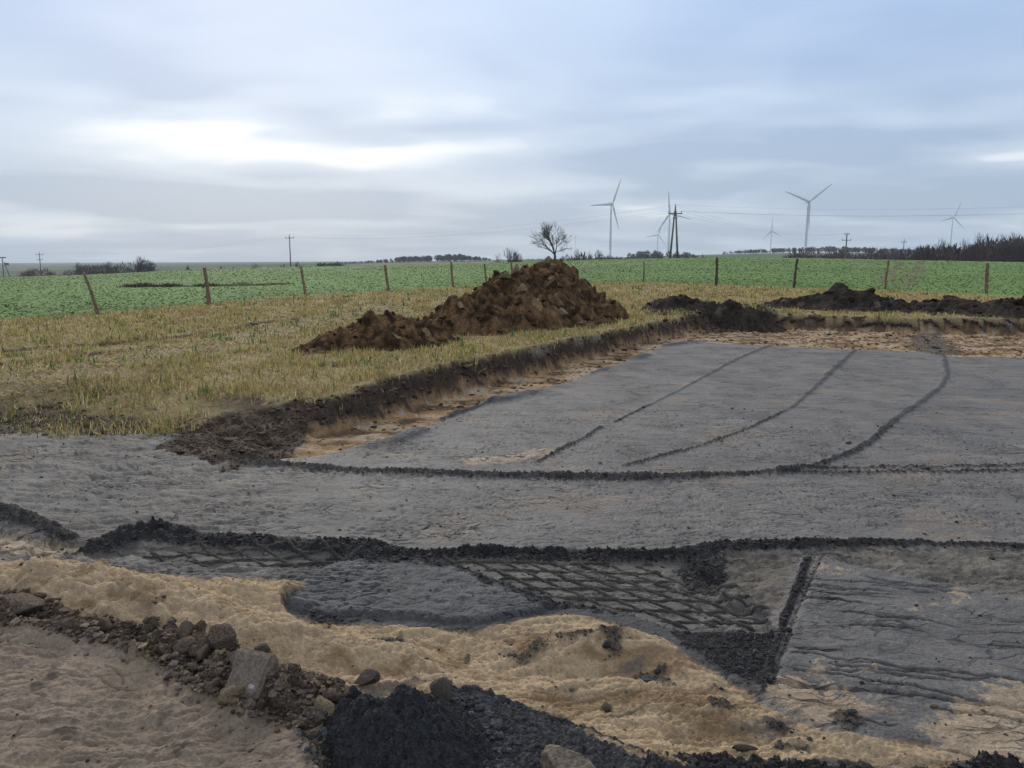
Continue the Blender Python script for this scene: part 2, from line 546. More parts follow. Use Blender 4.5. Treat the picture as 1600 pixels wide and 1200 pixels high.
u2, v2 = x * 0.9 + y * 0.25, y - 0.2 * x
tears = cracks(u2, v2, 2.6, 9.0, 0.06, 141, sstep(-0.05, 0.25, noise2(x * 1.3, y * 1.3, 143) + 0.25 * a_mid))
tears = np.maximum(tears, 0.8 * cracks(u2, v2, 5, 15.0, 0.08, 145, sstep(0.0, 0.25, noise2(x * 0.9, y * 1.1, 147))))
zf -= padf * (1 - slab_m) * tears * 0.016
zf += padf * (a_lo * 0.02 + a_mid * 0.008 + a_hi * 0.006 + a_xh * 0.005)
lf = left[:FINE] * padf
zf += lf * (a_mid * 0.035 + fbm(x * 0.5, y * 2.2, 3.0, 4, 151, ridge=True) * 0.022)

# the grey slab is a separate graded layer
lay(FS, slab_m, c3(0.134, 0.123, 0.112)[None, None] * (1 + 0.25 * a_mid[..., None] + 0.10 * a_lo[..., None]))
lay(FS, slab_m * ck * 0.85, c3(0.035, 0.033, 0.032))
lay(FS, padf * (1 - slab_m) * tears * 0.5, c3(0.06, 0.056, 0.052))

# rough grey-brown patches between the berm and the slab
def poly(pts, z=0.03, e=0.06, nz=0.10):
    d = sdist(x, y, shaped(pts, z)) + a_mid * nz + a_hi * nz * 0.6 + a_xh * nz * 0.6
    return 1 - sstep(-e * 0.5, e * 0.5, d)


rough_r = poly([(1290, 850), (1610, 858), (1800, 870), (1800, 985), (1600, 932), (1285, 866)])
lay(FS, rough_r, c3(0.130, 0.112, 0.090)[None, None] * (1 + 0.5 * a_mid[..., None]))
zf += rough_r * (a_mid * 0.04 + a_hi * 0.02)
rough_m = poly([(1060, 880), (1130, 858), (1245, 862), (1225, 930), (1205, 965), (1130, 945), (1080, 915)])
lay(FS, rough_m, c3(0.125, 0.104, 0.082)[None, None] * (1 + 0.5 * a_mid[..., None]))
zf += rough_m * (a_mid * 0.05 + a_hi * 0.02)

# lower lane with the tyre lugs' print
lane = poly([(-200, 835), (0, 838), (110, 858), (250, 840), (440, 848), (570, 856), (660, 868), (900, 866), (1080, 880), (1140, 945),
             (1205, 968), (1200, 1000), (1040, 990), (960, 955), (870, 945), (700, 885), (560, 880), (480, 900), (400, 893), (200, 880), (0, 870), (-200, 860)], -0.03)
zf -= lane * 0.035
lay(FS, lane, c3(0.082, 0.074, 0.065)[None, None] * (1 + 0.3 * a_mid[..., None]))
lay(FS, lane * (1 - sstep(60, 150, P[:FINE])), c3(0.36, 0.27, 0.18))


def lattice(d1, s1, d2, s2, wid):
    """two families of soft ridges: direction angle, spacing"""
    wx, wy = x + a_mid * 0.02 + 0.05 * a_lo, y + a_mid * 0.02 + 0.05 * a_lo
    out = np.zeros_like(x)
    for a_, sp in ((d1, s1), (d2, s2)):
        q = (-wx * math.sin(a_) + wy * math.cos(a_)) / sp
        q = np.abs(q - np.round(q)) * sp
        out = np.maximum(out, np.exp(-(q / wid) ** 2))
    return out


trd_r = poly([(690, 876), (800, 876), (1060, 888), (1140, 925), (1200, 952), (1195, 990), (1040, 975), (900, 940), (790, 905)], -0.03, 0.08, 0.06)
lat_r = lattice(math.radians(-4), 0.17, math.radians(-50), 0.20, 0.024)
lay(FS, trd_r, c3(0.140, 0.126, 0.109)[None, None] * (1 + 0.3 * a_mid[..., None]))
trd_l = poly([(-100, 845), (60, 860), (130, 870), (300, 850), (440, 852), (560, 870), (540, 890), (470, 897), (390, 888), (200, 875), (0, 868), (-100, 866)], -0.02, 0.08, 0.06)
lat_l = lattice(math.radians(14), 0.15, math.radians(-38), 0.18, 0.024)
lay(FS, trd_l * sstep(100, 220, P[:FINE]), c3(0.105, 0.094, 0.082))


# graded gravel patches
und = poly([(430, 890), (700, 870), (960, 930), (1200, 950), (1210, 1090), (1000, 1040), (700, 1000), (430, 980)], 0.0, 0.05, 0.05)
lay(FS, und * (1 - lane), c3(0.060, 0.056, 0.053)[None, None] * (1 + 0.3 * a_hi[..., None]))
grav = poly([(478, 905), (540, 868), (570, 845), (610, 852), (700, 880), (800, 920), (872, 944), (800, 958), (740, 968), (660, 962), (560, 958), (452, 950), (440, 935)], 0.02, 0.05, 0.05)
zf += grav * (0.03 + a_hi * 0.012)
lay(FS, grav, c3(0.080, 0.077, 0.076)[None, None] * (1 + 0.35 * a_mid[..., None] + 0.35 * a_hi[..., None]))
LOOSE = np.maximum(LOOSE, poly([(560, 850), (600, 848), (720, 878), (830, 925), (960, 955), (985, 965), (900, 950), (850, 950), (790, 925), (700, 890), (640, 885), (480, 880)], 0.0, 0.05, 0.06) * 0.9)
LOOSE = np.maximum(LOOSE, poly([(1035, 985), (1120, 980), (1212, 985), (1200, 1068), (1165, 1060), (1080, 1015)], 0.0, 0.05, 0.06) * 0.95)
LOOSE = np.maximum(LOOSE, poly([(1050, 885), (1130, 850), (1140, 880), (1110, 930)], 0.0, 0.05, 0.08) * 0.85)

# sand spread over the front
sand = poly([(-300, 880), (0, 868), (110, 866), (200, 880), (300, 893), (400, 894), (482, 900), (470, 915), (440, 935), (455, 954), (560, 961), (660, 965),
             (740, 971), (800, 958), (880, 944), (960, 958), (1040, 985), (1090, 1020), (1185, 1078), (1290, 1130), (1400, 1150), (1490, 1165),
             (1480, 1195), (1400, 1180), (1250, 1175), (1080, 1185), (960, 1150), (850, 1110), (740, 1080), (640, 1080), (560, 1130), (430, 1120), (330, 1070), (200, 1020), (80, 990), (-300, 980)], 0.06, 0.035, 0.06)
cr_s = crumbs(x, y, 22.0, 301); cr_m = crumbs(x, y, 11.0, 303); cr_l = crumbs(x, y, 6.0, 305)
swirl = fbm(x * 0.8 + 0.5 * a_lo, y * 2.4 + 0.6 * a_lo + 0.35 * x, 2.2, 4, 161)
rip = np.sin((y * 1.0 - 0.28 * np.sin(x * 1.3 + 0.6) + 0.10 * a_lo) * 66) * sstep(-0.1, 0.2, swirl)
zf += sand * (swirl * 0.036 + a_mid * 0.010 + a_hi * 0.006 + 0.007 * rip + a_xh * 0.010 + sstep(0.1, 0.4, a_mid) * cr_s * 0.018)
scol = c3(0.43, 0.307, 0.184)[None, None] * (1 + 0.15 * swirl[..., None] + 0.25 * a_hi[..., None] + 0.35 * a_xh[..., None] + 0.10 * rip[..., None])
lay(FS, sand, scol)
moist = sand * sstep(0.05, 0.30, -swirl + 0.35 * a_mid)
lay(FS, moist * 0.8, c3(0.255, 0.165, 0.088))
smear = sand * sstep(0.22, 0.42, fbm(x * 1.1 + 0.3 * y, y * 3.2 - 0.6 * x, 1.5, 4, 165) + 0.25 * a_hi + 0.2 * a_xh) * sstep(-1.3, -0.6, x)
lay(FS, smear * 0.7, c3(0.115, 0.103, 0.092))
# dusting of sand over the lower slab
dust = slab_m * (1 - sand) * sstep(0.0, 0.35, noise2(x * 1.7, y * 2.2, 171) + 0.6 * a_mid + 0.7 * a_hi + 0.5 * a_xh + 0.55 * sstep(4.05, 3.45, y) - 0.42)
lay(FS, dust * 0.75, c3(0.36, 0.26, 0.16))


def ridge(pts, z, rad, h, nz=0.5, skew=0.0):
    d, t, sd_ = ldist(x + a_mid * 0.03, y + a_mid * 0.03, WP(pts, z))
    if isinstance(rad, (list, tuple)): rad = np.interp(t, np.linspace(0, 1, len(rad)), rad)
    if isinstance(h, (list, tuple)): h = np.interp(t, np.linspace(0, 1, len(h)), h)
    rd = np.where(sd_ > 0, rad * (1 - skew), rad * (1 + skew))
    g = np.exp(-(d / rd) ** 2)
    ends = sstep(0, 0.02, t) * sstep(1, 0.98, t)
    return g * h * (1 + nz * 1.3 * a_lo + nz * a_mid + nz * 0.6 * a_hi), g


# sand banks
for q in (([(-250, 905, .1), (0, 885, .15), (90, 876, .2), (180, 890, .2), (330, 908, .15), (450, 918, .1)], 0.1, [0.16, 0.22, 0.2, 0.13], [0.16, 0.2, 0.16, 0.08], 0.18, 0.2),
          ([(60, 915, .15), (200, 925, .2), (330, 950, .2), (430, 978, .15), (520, 1000, .1), (640, 1005, .1)], 0.15, [0.2, 0.25, 0.2, 0.12], [0.15, 0.2, 0.16, 0.08], 0.15, 0.0),
          ([(850, 990), (960, 985), (1020, 1000), (1120, 1060)], 0.08, [0.08, 0.13, 0.08], [0.03, 0.08, 0.03], 0.5, 0.0),
          ([(900, 1050), (1000, 1062), (1100, 1085), (1200, 1110)], 0.08, [0.10, 0.14, 0.08], [0.03, 0.05, 0.02], 0.6, 0.0),
          ([(790, 1010), (880, 1015), (980, 990)], 0.05, [0.05, 0.07, 0.05], [0.02, 0.05, 0.03], 0.6, 0.0)):
    h_, g_ = ridge(*q)
    zf += h_ * np.maximum(sand, 0.2)
# hollow scooped by the bucket
h_, g_ = ridge([(700, 985), (800, 1020), (900, 1040), (1020, 1035)], 0.05, [0.16, 0.2, 0.22, 0.12], [-0.03, -0.06, -0.05, -0.02], 0.1)
zf += h_ * sand
# dark scraps on the sand
for (px_, py_, sx, sy) in ((610, 986, .16, .07), (500, 946, .20, .07), (820, 1003, .14, .05), (905, 985, .16, .06), (1030, 1036, .16, .09), (955, 990, .10, .10),
                           (1120, 1085, .08, .04), (1215, 1118, .08, .05), (1330, 1110, .10, .09), (1240, 1145, .14, .03), (730, 1000, .03, .06), (1350, 1170, .10, .03), (1130, 1060, .09, .03)):
    qx, qy = W(px_, py_, 0.08)
    m_ = np.exp(-(((x - qx) / sx) ** 2 + ((y - qy) / (sy * 1.6)) ** 2)) + a_mid * 0.55 + a_hi * 0.7 + a_xh * 0.35
    LOOSE = np.maximum(LOOSE, sstep(0.45, 0.95, m_) * 0.75 * (np.hypot(x - qx, y - qy) < 0.5))

# windrows of loose dark material
WIND = [([(365, 722), (460, 729), (560, 735), (700, 742), (900, 748), (1000, 748), (1100, 744), (1230, 738)], 0.0, [0.16, 0.20, 0.17, 0.15, 0.20, 0.22, 0.16, 0.09], [0.04, 0.08, 0.065, 0.06, 0.085, 0.09, 0.06, 0.045], 0.6, 0.0),
        ([(1220, 741), (1300, 739), (1450, 737), (1610, 736), (1800, 735)], 0.0, [0.06, 0.055, 0.045, 0.05], [0.04, 0.035, 0.03, 0.03], 0.5, 0.0),
        ([(1220, 734), (1300, 732), (1400, 730), (1500, 729), (1610, 727), (1800, 725)], 0.0, [0.10, 0.06, 0.05, 0.045, 0.05], [0.05, 0.04, 0.03, 0.025, 0.025], 0.5, 0.0),
        ([(-200, 775), (0, 797), (60, 815), (110, 835)], 0.05, [0.35, 0.25, 0.15, 0.1], [0.16, 0.14, 0.10, 0.05], 0.7, 0.0),
        ([(110, 862), (160, 848), (240, 828), (290, 836), (400, 842), (480, 850), (570, 850), (640, 862)], 0.03, [0.10, 0.2, 0.24, 0.18, 0.15, 0.16, 0.2, 0.1], [0.05, 0.11, 0.15, 0.09, 0.06, 0.08, 0.12, 0.05], 0.7, 0.0),
        ([(640, 864), (760, 862), (900, 866), (1050, 868), (1130, 858), (1290, 852), (1420, 850), (1610, 856), (1800, 862)], 0.0, [0.10, 0.14, 0.15, 0.13, 0.17, 0.13, 0.11, 0.09, 0.1], [0.04, 0.06, 0.065, 0.06, 0.09, 0.07, 0.06, 0.05, 0.05], 0.6, 0.0),
        ([(1262, 868), (1250, 905), (1228, 960), (1208, 1020), (1190, 1075)], 0.03, [0.045, 0.05, 0.04, 0.032, 0.02], [0.015, 0.02, 0.016, 0.012, 0.006], 0.3, 0.0),
        ([(1202, 540), (1150, 562), (1065, 608), (960, 660)], 0.0, [0.15, 0.10, 0.07, 0.05], [0.05, 0.035, 0.025, 0.012], 0.7, 0.0),
        ([(940, 668), (900, 690), (840, 722)], 0.0, [0.06, 0.07, 0.06], [0.02, 0.022, 0.02], 0.7, 0.0),
        ([(1335, 548), (1300, 580), (1285, 595), (1240, 635), (1180, 665), (1100, 695), (1040, 712), (975, 728)], 0.0, [0.12, 0.14, 0.10, 0.06, 0.05, 0.06, 0.06], [0.04, 0.05, 0.03, 0.015, 0.02, 0.02, 0.02], 0.8, 0.0),
        ([(1475, 557), (1481, 585), (1470, 605), (1440, 628), (1400, 655), (1360, 690), (1330, 708), (1290, 722), (1240, 738)], 0.0, [0.10, 0.09, 0.11, 0.13, 0.09, 0.10, 0.10, 0.08], [0.04, 0.035, 0.05, 0.055, 0.035, 0.04, 0.04, 0.04], 0.6, 0.0),
        ([(690, 656), (730, 642), (780, 624)], 0.0, [0.10, 0.14, 0.06], [0.05, 0.07, 0.03], 0.5, 0.0)]
for q in WIND:
    thin_ = 0.55 if q[0][0][1] < 720 else 0.64
    q = list(q); q[2] = [v_ * thin_ for v_ in q[2]]; q[3] = [v_ * 0.48 for v_ in q[3]]
    h_, g_ = ridge(*q)
    zf += h_ + np.minimum(g_ * 1.5, 1) * (cr_m * 0.014 + cr_s * 0.012 + a_xh * 0.008 - 0.008)
    LOOSE = np.maximum(LOOSE, sstep(0.25, 0.60, g_ * (1 + 0.5 * a_lo) + a_mid * 0.25 + a_hi * 0.25) * (g_ > 0.14))
h_, g_ = ridge([(1285, 866), (1266, 905), (1243, 960), (1222, 1020), (1203, 1068)], 0.03, 0.018, -0.04, 0.2)
zf += h_ * 0.3; LOOSE = np.maximum(LOOSE, sstep(0.5, 0.9, g_ + 0.5 * a_hi) * 0.7)
# wheel print beside the windrow and thin drag lines
h_, g_ = ridge([(735, 722), (800, 716), (850, 706)], 0.0, 0.16, -0.005, 0.2)
lay(FS, sstep(0.3, 0.6, g_), c3(0.34, 0.26, 0.185))
zf += g_ * lattice(0.2, 0.12, -0.9, 0.16, 0.02) * 0.03

# dark gravel at the very front
k1 = poly([(700, 1060), (740, 1056), (860, 1100), (1000, 1150), (1110, 1200), (1180, 1260), (560, 1260), (600, 1170), (660, 1090)], 0.08, 0.03, 0.03)
stripe = poly([(900, 1122), (930, 1130), (1010, 1160), (1085, 1186), (1070, 1190), (990, 1165)], 0.08, 0.015, 0.02)
cr_f = crumbs(x, y, 48.0, 307)
zf += k1 * (0.03 + a_hi * 0.006 + cr_f * 0.009 + a_xh * 0.004)
LOOSE = np.maximum(LOOSE * (1 - sand * 0), k1 * (1 - stripe))
k2 = poly([(1010, 1172), (1080, 1158), (1180, 1166), (1290, 1172), (1400, 1192), (1480, 1185), (1530, 1168), (1620, 1178), (1900, 1200), (1900, 1320), (1000, 1320)], 0.08, 0.04, 0.09)
zf += k2 * (0.01 + a_mid * 0.03 + cr_l * 0.012 + cr_m * 0.010 + cr_s * 0.012 + cr_f * 0.008 + a_xh * 0.008)
LOOSE = np.maximum(LOOSE, k2 * 0.96)
lcol = c3(0.040, 0.037, 0.0355)[None, None] * (1 + 0.4 * a_hi[..., None] + 0.35 * a_xh[..., None])
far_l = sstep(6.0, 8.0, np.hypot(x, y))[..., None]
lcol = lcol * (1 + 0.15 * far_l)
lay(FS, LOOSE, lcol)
zf += LOOSE * (a_xh * 0.006 + cr_s * 0.008 * (1 - k1) + cr_f * 0.004)
lay(FS, k1 * 0.7, c3(0.085, 0.084, 0.086)[None, None] * (1 + 0.5 * a_hi[..., None] + 0.4 * a_xh[..., None]))
lay(FS, k1 * stripe, c3(0.38, 0.27, 0.16))

# brown dirt road at the left front
road = poly([(-400, 945), (0, 962), (100, 975), (190, 1002), (300, 1060), (360, 1092), (430, 1125), (500, 1155), (520, 1260), (520, 1600), (-900, 1600)], 0.16, 0.06, 0.06)
zf += road * (0.13 + a_lo * 0.03 + a_mid * 0.010 + a_hi * 0.005 + a_xh * 0.004)
rt = cracks(x * 0.75 - y * 0.65, x * 0.65 + y * 0.75, 1.5, 6.0, 0.04, 181, sstep(0.05, 0.3, noise2(x * 1.2, y * 1.2, 183)))
zf -= road * rt * 0.018
lay(FS, road, c3(0.232, 0.175, 0.126)[None, None] * (1 + 0.18 * a_mid[..., None] + 0.16 * a_lo[..., None]))
lay(FS, road * sstep(0.12, 0.35, fbm(x, y, 1.9, 4, 191)) * 0.4, c3(0.25, 0.185, 0.12))
lay(FS, road * sstep(0.25, 0.45, a_mid + 0.4 * a_hi) * 0.8, c3(0.10, 0.075, 0.056))
# camera side of the site rises to the access road
zf += 0.28 * sstep(2.6, 0.8, np.hypot(x, y))
# crumbly soil bank between road and sand
BANK = [(-150, 925), (0, 948), (90, 965), (200, 992), (300, 1020), (370, 1050), (440, 1075), (500, 1100), (540, 1130)]
BANKR = [0.28, 0.22, 0.14, 0.15, 0.20, 0.24, 0.28, 0.26, 0.18]
hb, gb = ridge(BANK, 0.15, BANKR, [0.16, 0.13, 0.06, 0.09, 0.12, 0.16, 0.18, 0.17, 0.12], 0.8)
bank_m = sstep(0.30, 0.5, gb + a_mid * 0.18 + a_hi * 0.12)
zf += hb * 0.7 + bank_m * (cr_l * 0.025 + cr_m * 0.030 + cr_s * 0.022 + a_xh * 0.010 - 0.02)
lay(FS, bank_m, c3(0.110, 0.082, 0.059)[None, None] * (1 + 0.5 * a_hi[..., None] + 0.4 * a_mid[..., None]))
lay(FS, bank_m * sstep(0.2, 0.4, noise2(x * 6, y * 6, 205) + a_hi * 0.4), c3(0.25, 0.18, 0.105))
# fade fine heights towards row FINE so nothing jumps
fade = (1 - sstep(10.5, 11.9, np.hypot(x, y)))
keep = 1 - sstep(0.05, 0.6, t_pit[:FINE])
Z[:FINE] += zf * fade * keep
# windrow lines further out (r >= 10.5) keep their height from a plain pass
xo, yo = X[FINE - 60:NEAR], Y[FINE - 60:NEAR]
so = slice(FINE - 60, NEAR)
no_m, no_h = n_mid[so], n_hi[so]
for (pts, z_, rad, hh, nz, sk) in WIND[7:]:
    d, t, _ = ldist(xo + no_m * 0.03, yo + no_m * 0.03, WP(pts, z_))
    rad = 0.5 * np.interp(t, np.linspace(0, 1, len(rad)), rad) * (1 + 0.7 * no_m); hh = np.interp(t, np.linspace(0, 1, len(hh)), hh)
    g_ = np.exp(-(d / rad) ** 2)
    Z[so] += g_ * hh * 0.6 * (1 + 0.8 * no_m) * sstep(10.5, 11.9, np.hypot(xo, yo))
    lay(so, sstep(0.25, 0.6, g_ * (1 + 0.5 * n_lo[so]) + no_m * 0.3 * (g_ > 0.03)), c3(0.066, 0.062, 0.060))
LOOSE_FULL = np.zeros((NR, NA)); LOOSE_FULL[:FINE] = LOOSE
# dark grey spill along the far left edge of the pad
ed = (1 - sstep(0.0, 0.30, np.abs(s_pad + 0.12))) * inpit * sstep(500, 620, P) * (1 - sstep(1075, 1110, P)) * sstep(0.0, 0.25, noise2(xn * 0.5, yn * 0.5, 210) + 0.12)
Z[:NEAR] += ed * (0.07 + n_mid * 0.04)
lay(NSL, sstep(0.2, 0.6, ed), c3(0.060, 0.060, 0.064))
dk = sstep(-0.1, 0.15, -sdist(xn, yn, WP([(1420, 522), (1470, 520), (1500, 545), (1470, 556), (1420, 545)])) + n_mid * 0.3)
lay(NSL, dk * 0.8, c3(0.075, 0.068, 0.06))

# tramlines in the crop
for pts in ([(1408, 409), (1395, 425), (1380, 445)], [(1440, 409), (1432, 425), (1415, 450)], [(1010, 409), (960, 413), (900, 424), (860, 432)], [(1020, 407.5), (980, 411), (925, 419)]):
    dd, _, _ = ldist(X, Y, np.array([G(*p) for p in pts]))
    lay(slice(None), (1 - sstep(0.25, 0.9, dd + f_mid * 0.5)) * FIELDM * 0.75 * (RR < 155), c3(0.17, 0.13, 0.085))
C = np.clip(C, 0.004, 0.85)
ROUGH[:NEAR] = np.where(pad_m > 0.5, 0.74, 0.93)
ROUGH[:FINE] = np.where(LOOSE > 0.4, 0.88, ROUGH[:FINE])
ROUGH[:FINE] = np.where(sand > 0.5, 0.95, ROUGH[:FINE])
BUMP[:FINE] = 0.35 + 0.5 * LOOSE + 0.15 * sand


def gz(x_, y_):
    """height of the finished ground"""
    r = math.hypot(x_, y_); a = math.atan2(x_, y_)
    i = min(max(int(np.searchsorted(R, r)) - 1, 0), NR - 2); j = min(max(int(np.searchsorted(A, a)) - 1, 0), NA - 2)
    s_, t_ = (r - R[i]) / (R[i + 1] - R[i]), (a - A[j]) / (A[j + 1] - A[j])
    return float((Z[i, j] * (1 - t_) + Z[i, j + 1] * t_) * (1 - s_) + (Z[i + 1, j] * (1 - t_) + Z[i + 1, j + 1] * t_) * s_)


def gz_many(xs, ys):
    r = np.hypot(xs, ys); a = np.arctan2(xs, ys)
    i = np.clip(np.searchsorted(R, r) - 1, 0, NR - 2); j = np.clip(np.searchsorted(A, a) - 1, 0, NA - 2)
    s_, t_ = (r - R[i]) / (R[i + 1] - R[i]), (a - A[j]) / (A[j + 1] - A[j])
    return (Z[i, j] * (1 - t_) + Z[i, j + 1] * t_) * (1 - s_) + (Z[i + 1, j] * (1 - t_) + Z[i + 1, j + 1] * t_) * s_, i, j


# ------------------------------------------------------------------ materials
def add_tears(m, tears=True, turn=0.10, amt=1.1):
    """roller streaks and shallow tears in the rolled surface"""
    nt = m.node_tree; b = NB(nt); bs = nt.nodes['Principled BSDF']
    co = b.n('ShaderNodeTexCoord').outputs['Object']
    wv = b.n('ShaderNodeTexNoise'); nt.links.new(co, wv.inputs['Vector']); wv.inputs['Scale'].default_value = 3.0
    wob = b.v('SCALE', wv.outputs[1]); wob.node.inputs['Scale'].default_value = 0.35
    p = b.v('ADD', co, wob)
    rot = b.n('ShaderNodeMapping'); nt.links.new(p, rot.inputs['Vector']); rot.inputs['Rotation'].default_value = (0, 0, 0.16); rot.inputs['Scale'].default_value = (1.6, 6.0, 1.0)
    vo = b.n('ShaderNodeTexVoronoi', feature='DISTANCE_TO_EDGE'); nt.links.new(rot.outputs[0], vo.inputs['Vector']); vo.inputs['Scale'].default_value = 1.3
    line = b.ramp(vo.outputs['Distance'], 0.055, 0.012)
    msk = b.ramp(b.noise(co, 1.1, 4.0, 0.6), 0.50, 0.66)
    vo2 = b.n('ShaderNodeTexVoronoi', feature='DISTANCE_TO_EDGE'); nt.links.new(rot.outputs[0], vo2.inputs['Vector']); vo2.inputs['Scale'].default_value = 3.1
    line2 = b.m('MULTIPLY', b.ramp(vo2.outputs['Distance'], 0.07, 0.02), b.ramp(b.noise(co, 1.7, 4.0, 0.6), 0.50, 0.64))
    tear = b.m('MAXIMUM', b.m('MULTIPLY', line, msk), b.m('MULTIPLY', line2, 0.8)) if tears else b.m('MULTIPLY', line, 0.0)
    st = b.n('ShaderNodeMapping'); nt.links.new(p, st.inputs['Vector']); st.inputs['Rotation'].default_value = (0, 0, turn); st.inputs['Scale'].default_value = (0.5, 7.0, 1.0)
    streak = b.noise(st.outputs[0], 2.2, 5.0, 0.65)
    src = bs.inputs['Base Color'].links[0].from_socket
    k = b.m('ADD', b.m('MULTIPLY', b.m('SUBTRACT', streak, 0.5), amt), 1.0)
    c = b.mix(1.0, src, b.xyz(k, k, k), 'MULTIPLY')
    c = b.mix(b.m('MULTIPLY', tear, 0.75), c, (0.035, 0.032, 0.030))
    nt.links.new(c, bs.inputs['Base Color'])
    bp = [n_ for n_ in nt.nodes if n_.type == 'BUMP'][0]
    h0 = bp.inputs['Height'].links[0].from_socket
    nt.links.new(b.m('SUBTRACT', b.m('ADD', h0, b.m('MULTIPLY', streak, 0.8)), b.m('MULTIPLY', tear, 1.6)), bp.inputs['Height'])


def mat_attr(name, fine=120.0, fine_amt=0.25, bump=0.4, bdist=0.01, rough=0.92, scale2=25.0, amt2=0.2, spec=0.25, use_rough=False, tint_far=None):
    """colour from the surface's own soil map, with procedural grain and relief"""
    m = bpy.data.materials.new(name); m.use_nodes = True
    nt = m.node_tree; b = NB(nt)
    bs = nt.nodes['Principled BSDF']
    at = b.n('ShaderNodeAttribute', attribute_name='Col').outputs['Color']
    co = b.n('ShaderNodeTexCoord').outputs['Object']
    n1 = b.noise(co, fine, 3.0, 0.65); n2 = b.noise(co, scale2, 4.0, 0.6)
    k = b.m('ADD', b.m('MULTIPLY', b.m('SUBTRACT', n1, 0.5), fine_amt * 3), b.m('MULTIPLY', b.m('SUBTRACT', n2, 0.5), amt2 * 3))
    k = b.m('MAXIMUM', b.m('ADD', k, 1.0), 0.2)
    col = b.mix(1.0, at, b.xyz(k, k, k), 'MULTIPLY')
    nt.links.new(col, bs.inputs['Base Color'])
    hgt = b.m('ADD', b.m('MULTIPLY', n1, 0.5), n2)
    bp = b.n('ShaderNodeBump'); bp.inputs['Strength'].default_value = bump; bp.inputs['Distance'].default_value = bdist
    nt.links.new(hgt, bp.inputs['Height']); nt.links.new(bp.outputs[0], bs.inputs['Normal'])
    if use_rough:
        nt.links.new(b.n('ShaderNodeAttribute', attribute_name='rough').outputs['Fac'], bs.inputs['Roughness'])
    else:
        bs.inputs['Roughness'].default_value = rough
    bs.inputs['Specular IOR Level'].default_value = spec
    return m


def mat_plain(name, col, rough=0.8, scale=8.0, amt=0.25, bump=0.0, spec=0.3, metal=0.0, col2=None, stretch=None):
    m = bpy.data.materials.new(name); m.use_nodes = True
    nt = m.node_tree; b = NB(nt); bs = nt.nodes['Principled BSDF']
    co = b.n('ShaderNodeTexCoord').outputs['Object']
    if stretch: co = b.v('MULTIPLY', co, stretch)
    n = b.noise(co, scale, 5.0, 0.6)
    c2 = col2 or tuple(q * (1 - amt) for q in col)
    c1 = tuple(min(1, q * (1 + amt)) for q in col) if col2 is None else col
    nt.links.new(b.mix(b.ramp(n, 0.35, 0.65), c2, c1), bs.inputs['Base Color'])
    bs.inputs['Roughness'].default_value = rough
    bs.inputs['Specular IOR Level'].default_value = spec
    bs.inputs['Metallic'].default_value = metal
    if bump:
        bp = b.n('ShaderNodeBump'); bp.inputs['Strength'].default_value = bump; bp.inputs['Distance'].default_value = 0.01
        nt.links.new(n, bp.inputs['Height']); nt.links.new(bp.outputs[0], bs.inputs['Normal'])
    return m


M_PAD = mat_attr('compacted_millings', 75, 0.50, 0.9, 0.02, scale2=17, amt2=0.30, spec=0.2, use_rough=True)
add_tears(M_PAD)
M_LOOSE = mat_attr('loose_dark_gravel', 100, 0.8, 1.0, 0.03, scale2=45, amt2=0.5, spec=0.15, use_rough=True)
M_SAND = mat_attr('yellow_sand', 130, 0.30, 0.8, 0.02, scale2=55, amt2=0.18, spec=0.15, use_rough=True)
add_tears(M_SAND, False, -0.22, 0.7)
M_SOIL = mat_attr('brown_soil', 60, 0.55, 1.0, 0.05, scale2=14, amt2=0.40, spec=0.2)
M_ROAD = mat_attr('trodden_earth', 70, 0.35, 0.6, 0.03, scale2=12, amt2=0.18, spec=0.15)
M_VERGE = mat_attr('stubble_ground', 45, 0.7, 1.0, 0.06, scale2=11, amt2=0.5, spec=0.1)
M_CROP = mat_attr('crop_ground', 6, 0.35, 0.8, 0.15, scale2=1.2, amt2=0.22, spec=0.1)
M_FAR = mat_attr('far_land', 0.2, 0.1, 0.0, 0.1, scale2=0.02, amt2=0.1, spec=0.0)

# ------------------------------------------------------------------ split the sheet into its kinds of ground
zone = np.zeros((NR, NA), np.int8)                 # 0 far land
zone[(RR < 160)] = 5                               # crop
zone[(FIELDM < 0.5) & (RR < Rb + 3)] = 4           # verge
zn = zone[:NEAR]
zn[(t_pit < np.where(P > 330, 0.92, 0.05))] = 3                             # cut bank and pit floor
zn[pad_m > 0.5] = 1
z2 = zone[:FINE]
z2[(cm[:FINE] > 0.5)] = 3
z2[sand > 0.5] = 2
z2[(LOOSE > 0.5)] = 7
z2[road > 0.5] = 6
z2[bank_m > 0.5] = 8
idx = np.arange(NR * NA, dtype=np.int32).reshape(NR, NA)
q = np.stack([idx[:-1, :-1], idx[1:, :-1], idx[1:, 1:], idx[:-1, 1:]], -1).reshape(-1, 4)[:, ::-1]
fz = zone[:-1, :-1].reshape(-1)
V = np.stack([X, Y, Z], -1).reshape(-1, 3)
# shared smooth normals so that the borders of two kinds of ground do not show
dr = np.gradient(np.stack([X, Y, Z], -1), axis=0); da = np.gradient(np.stack([X, Y, Z], -1), axis=1)
NRM = np.cross(da, dr); NRM /= np.linalg.norm(NRM, axis=-1, keepdims=True) + 1e-12
NRM[NRM[..., 2] < 0] *= -1
NRM = NRM.reshape(-1, 3)
CF = C.reshape(-1, 3); RF = ROUGH.reshape(-1)


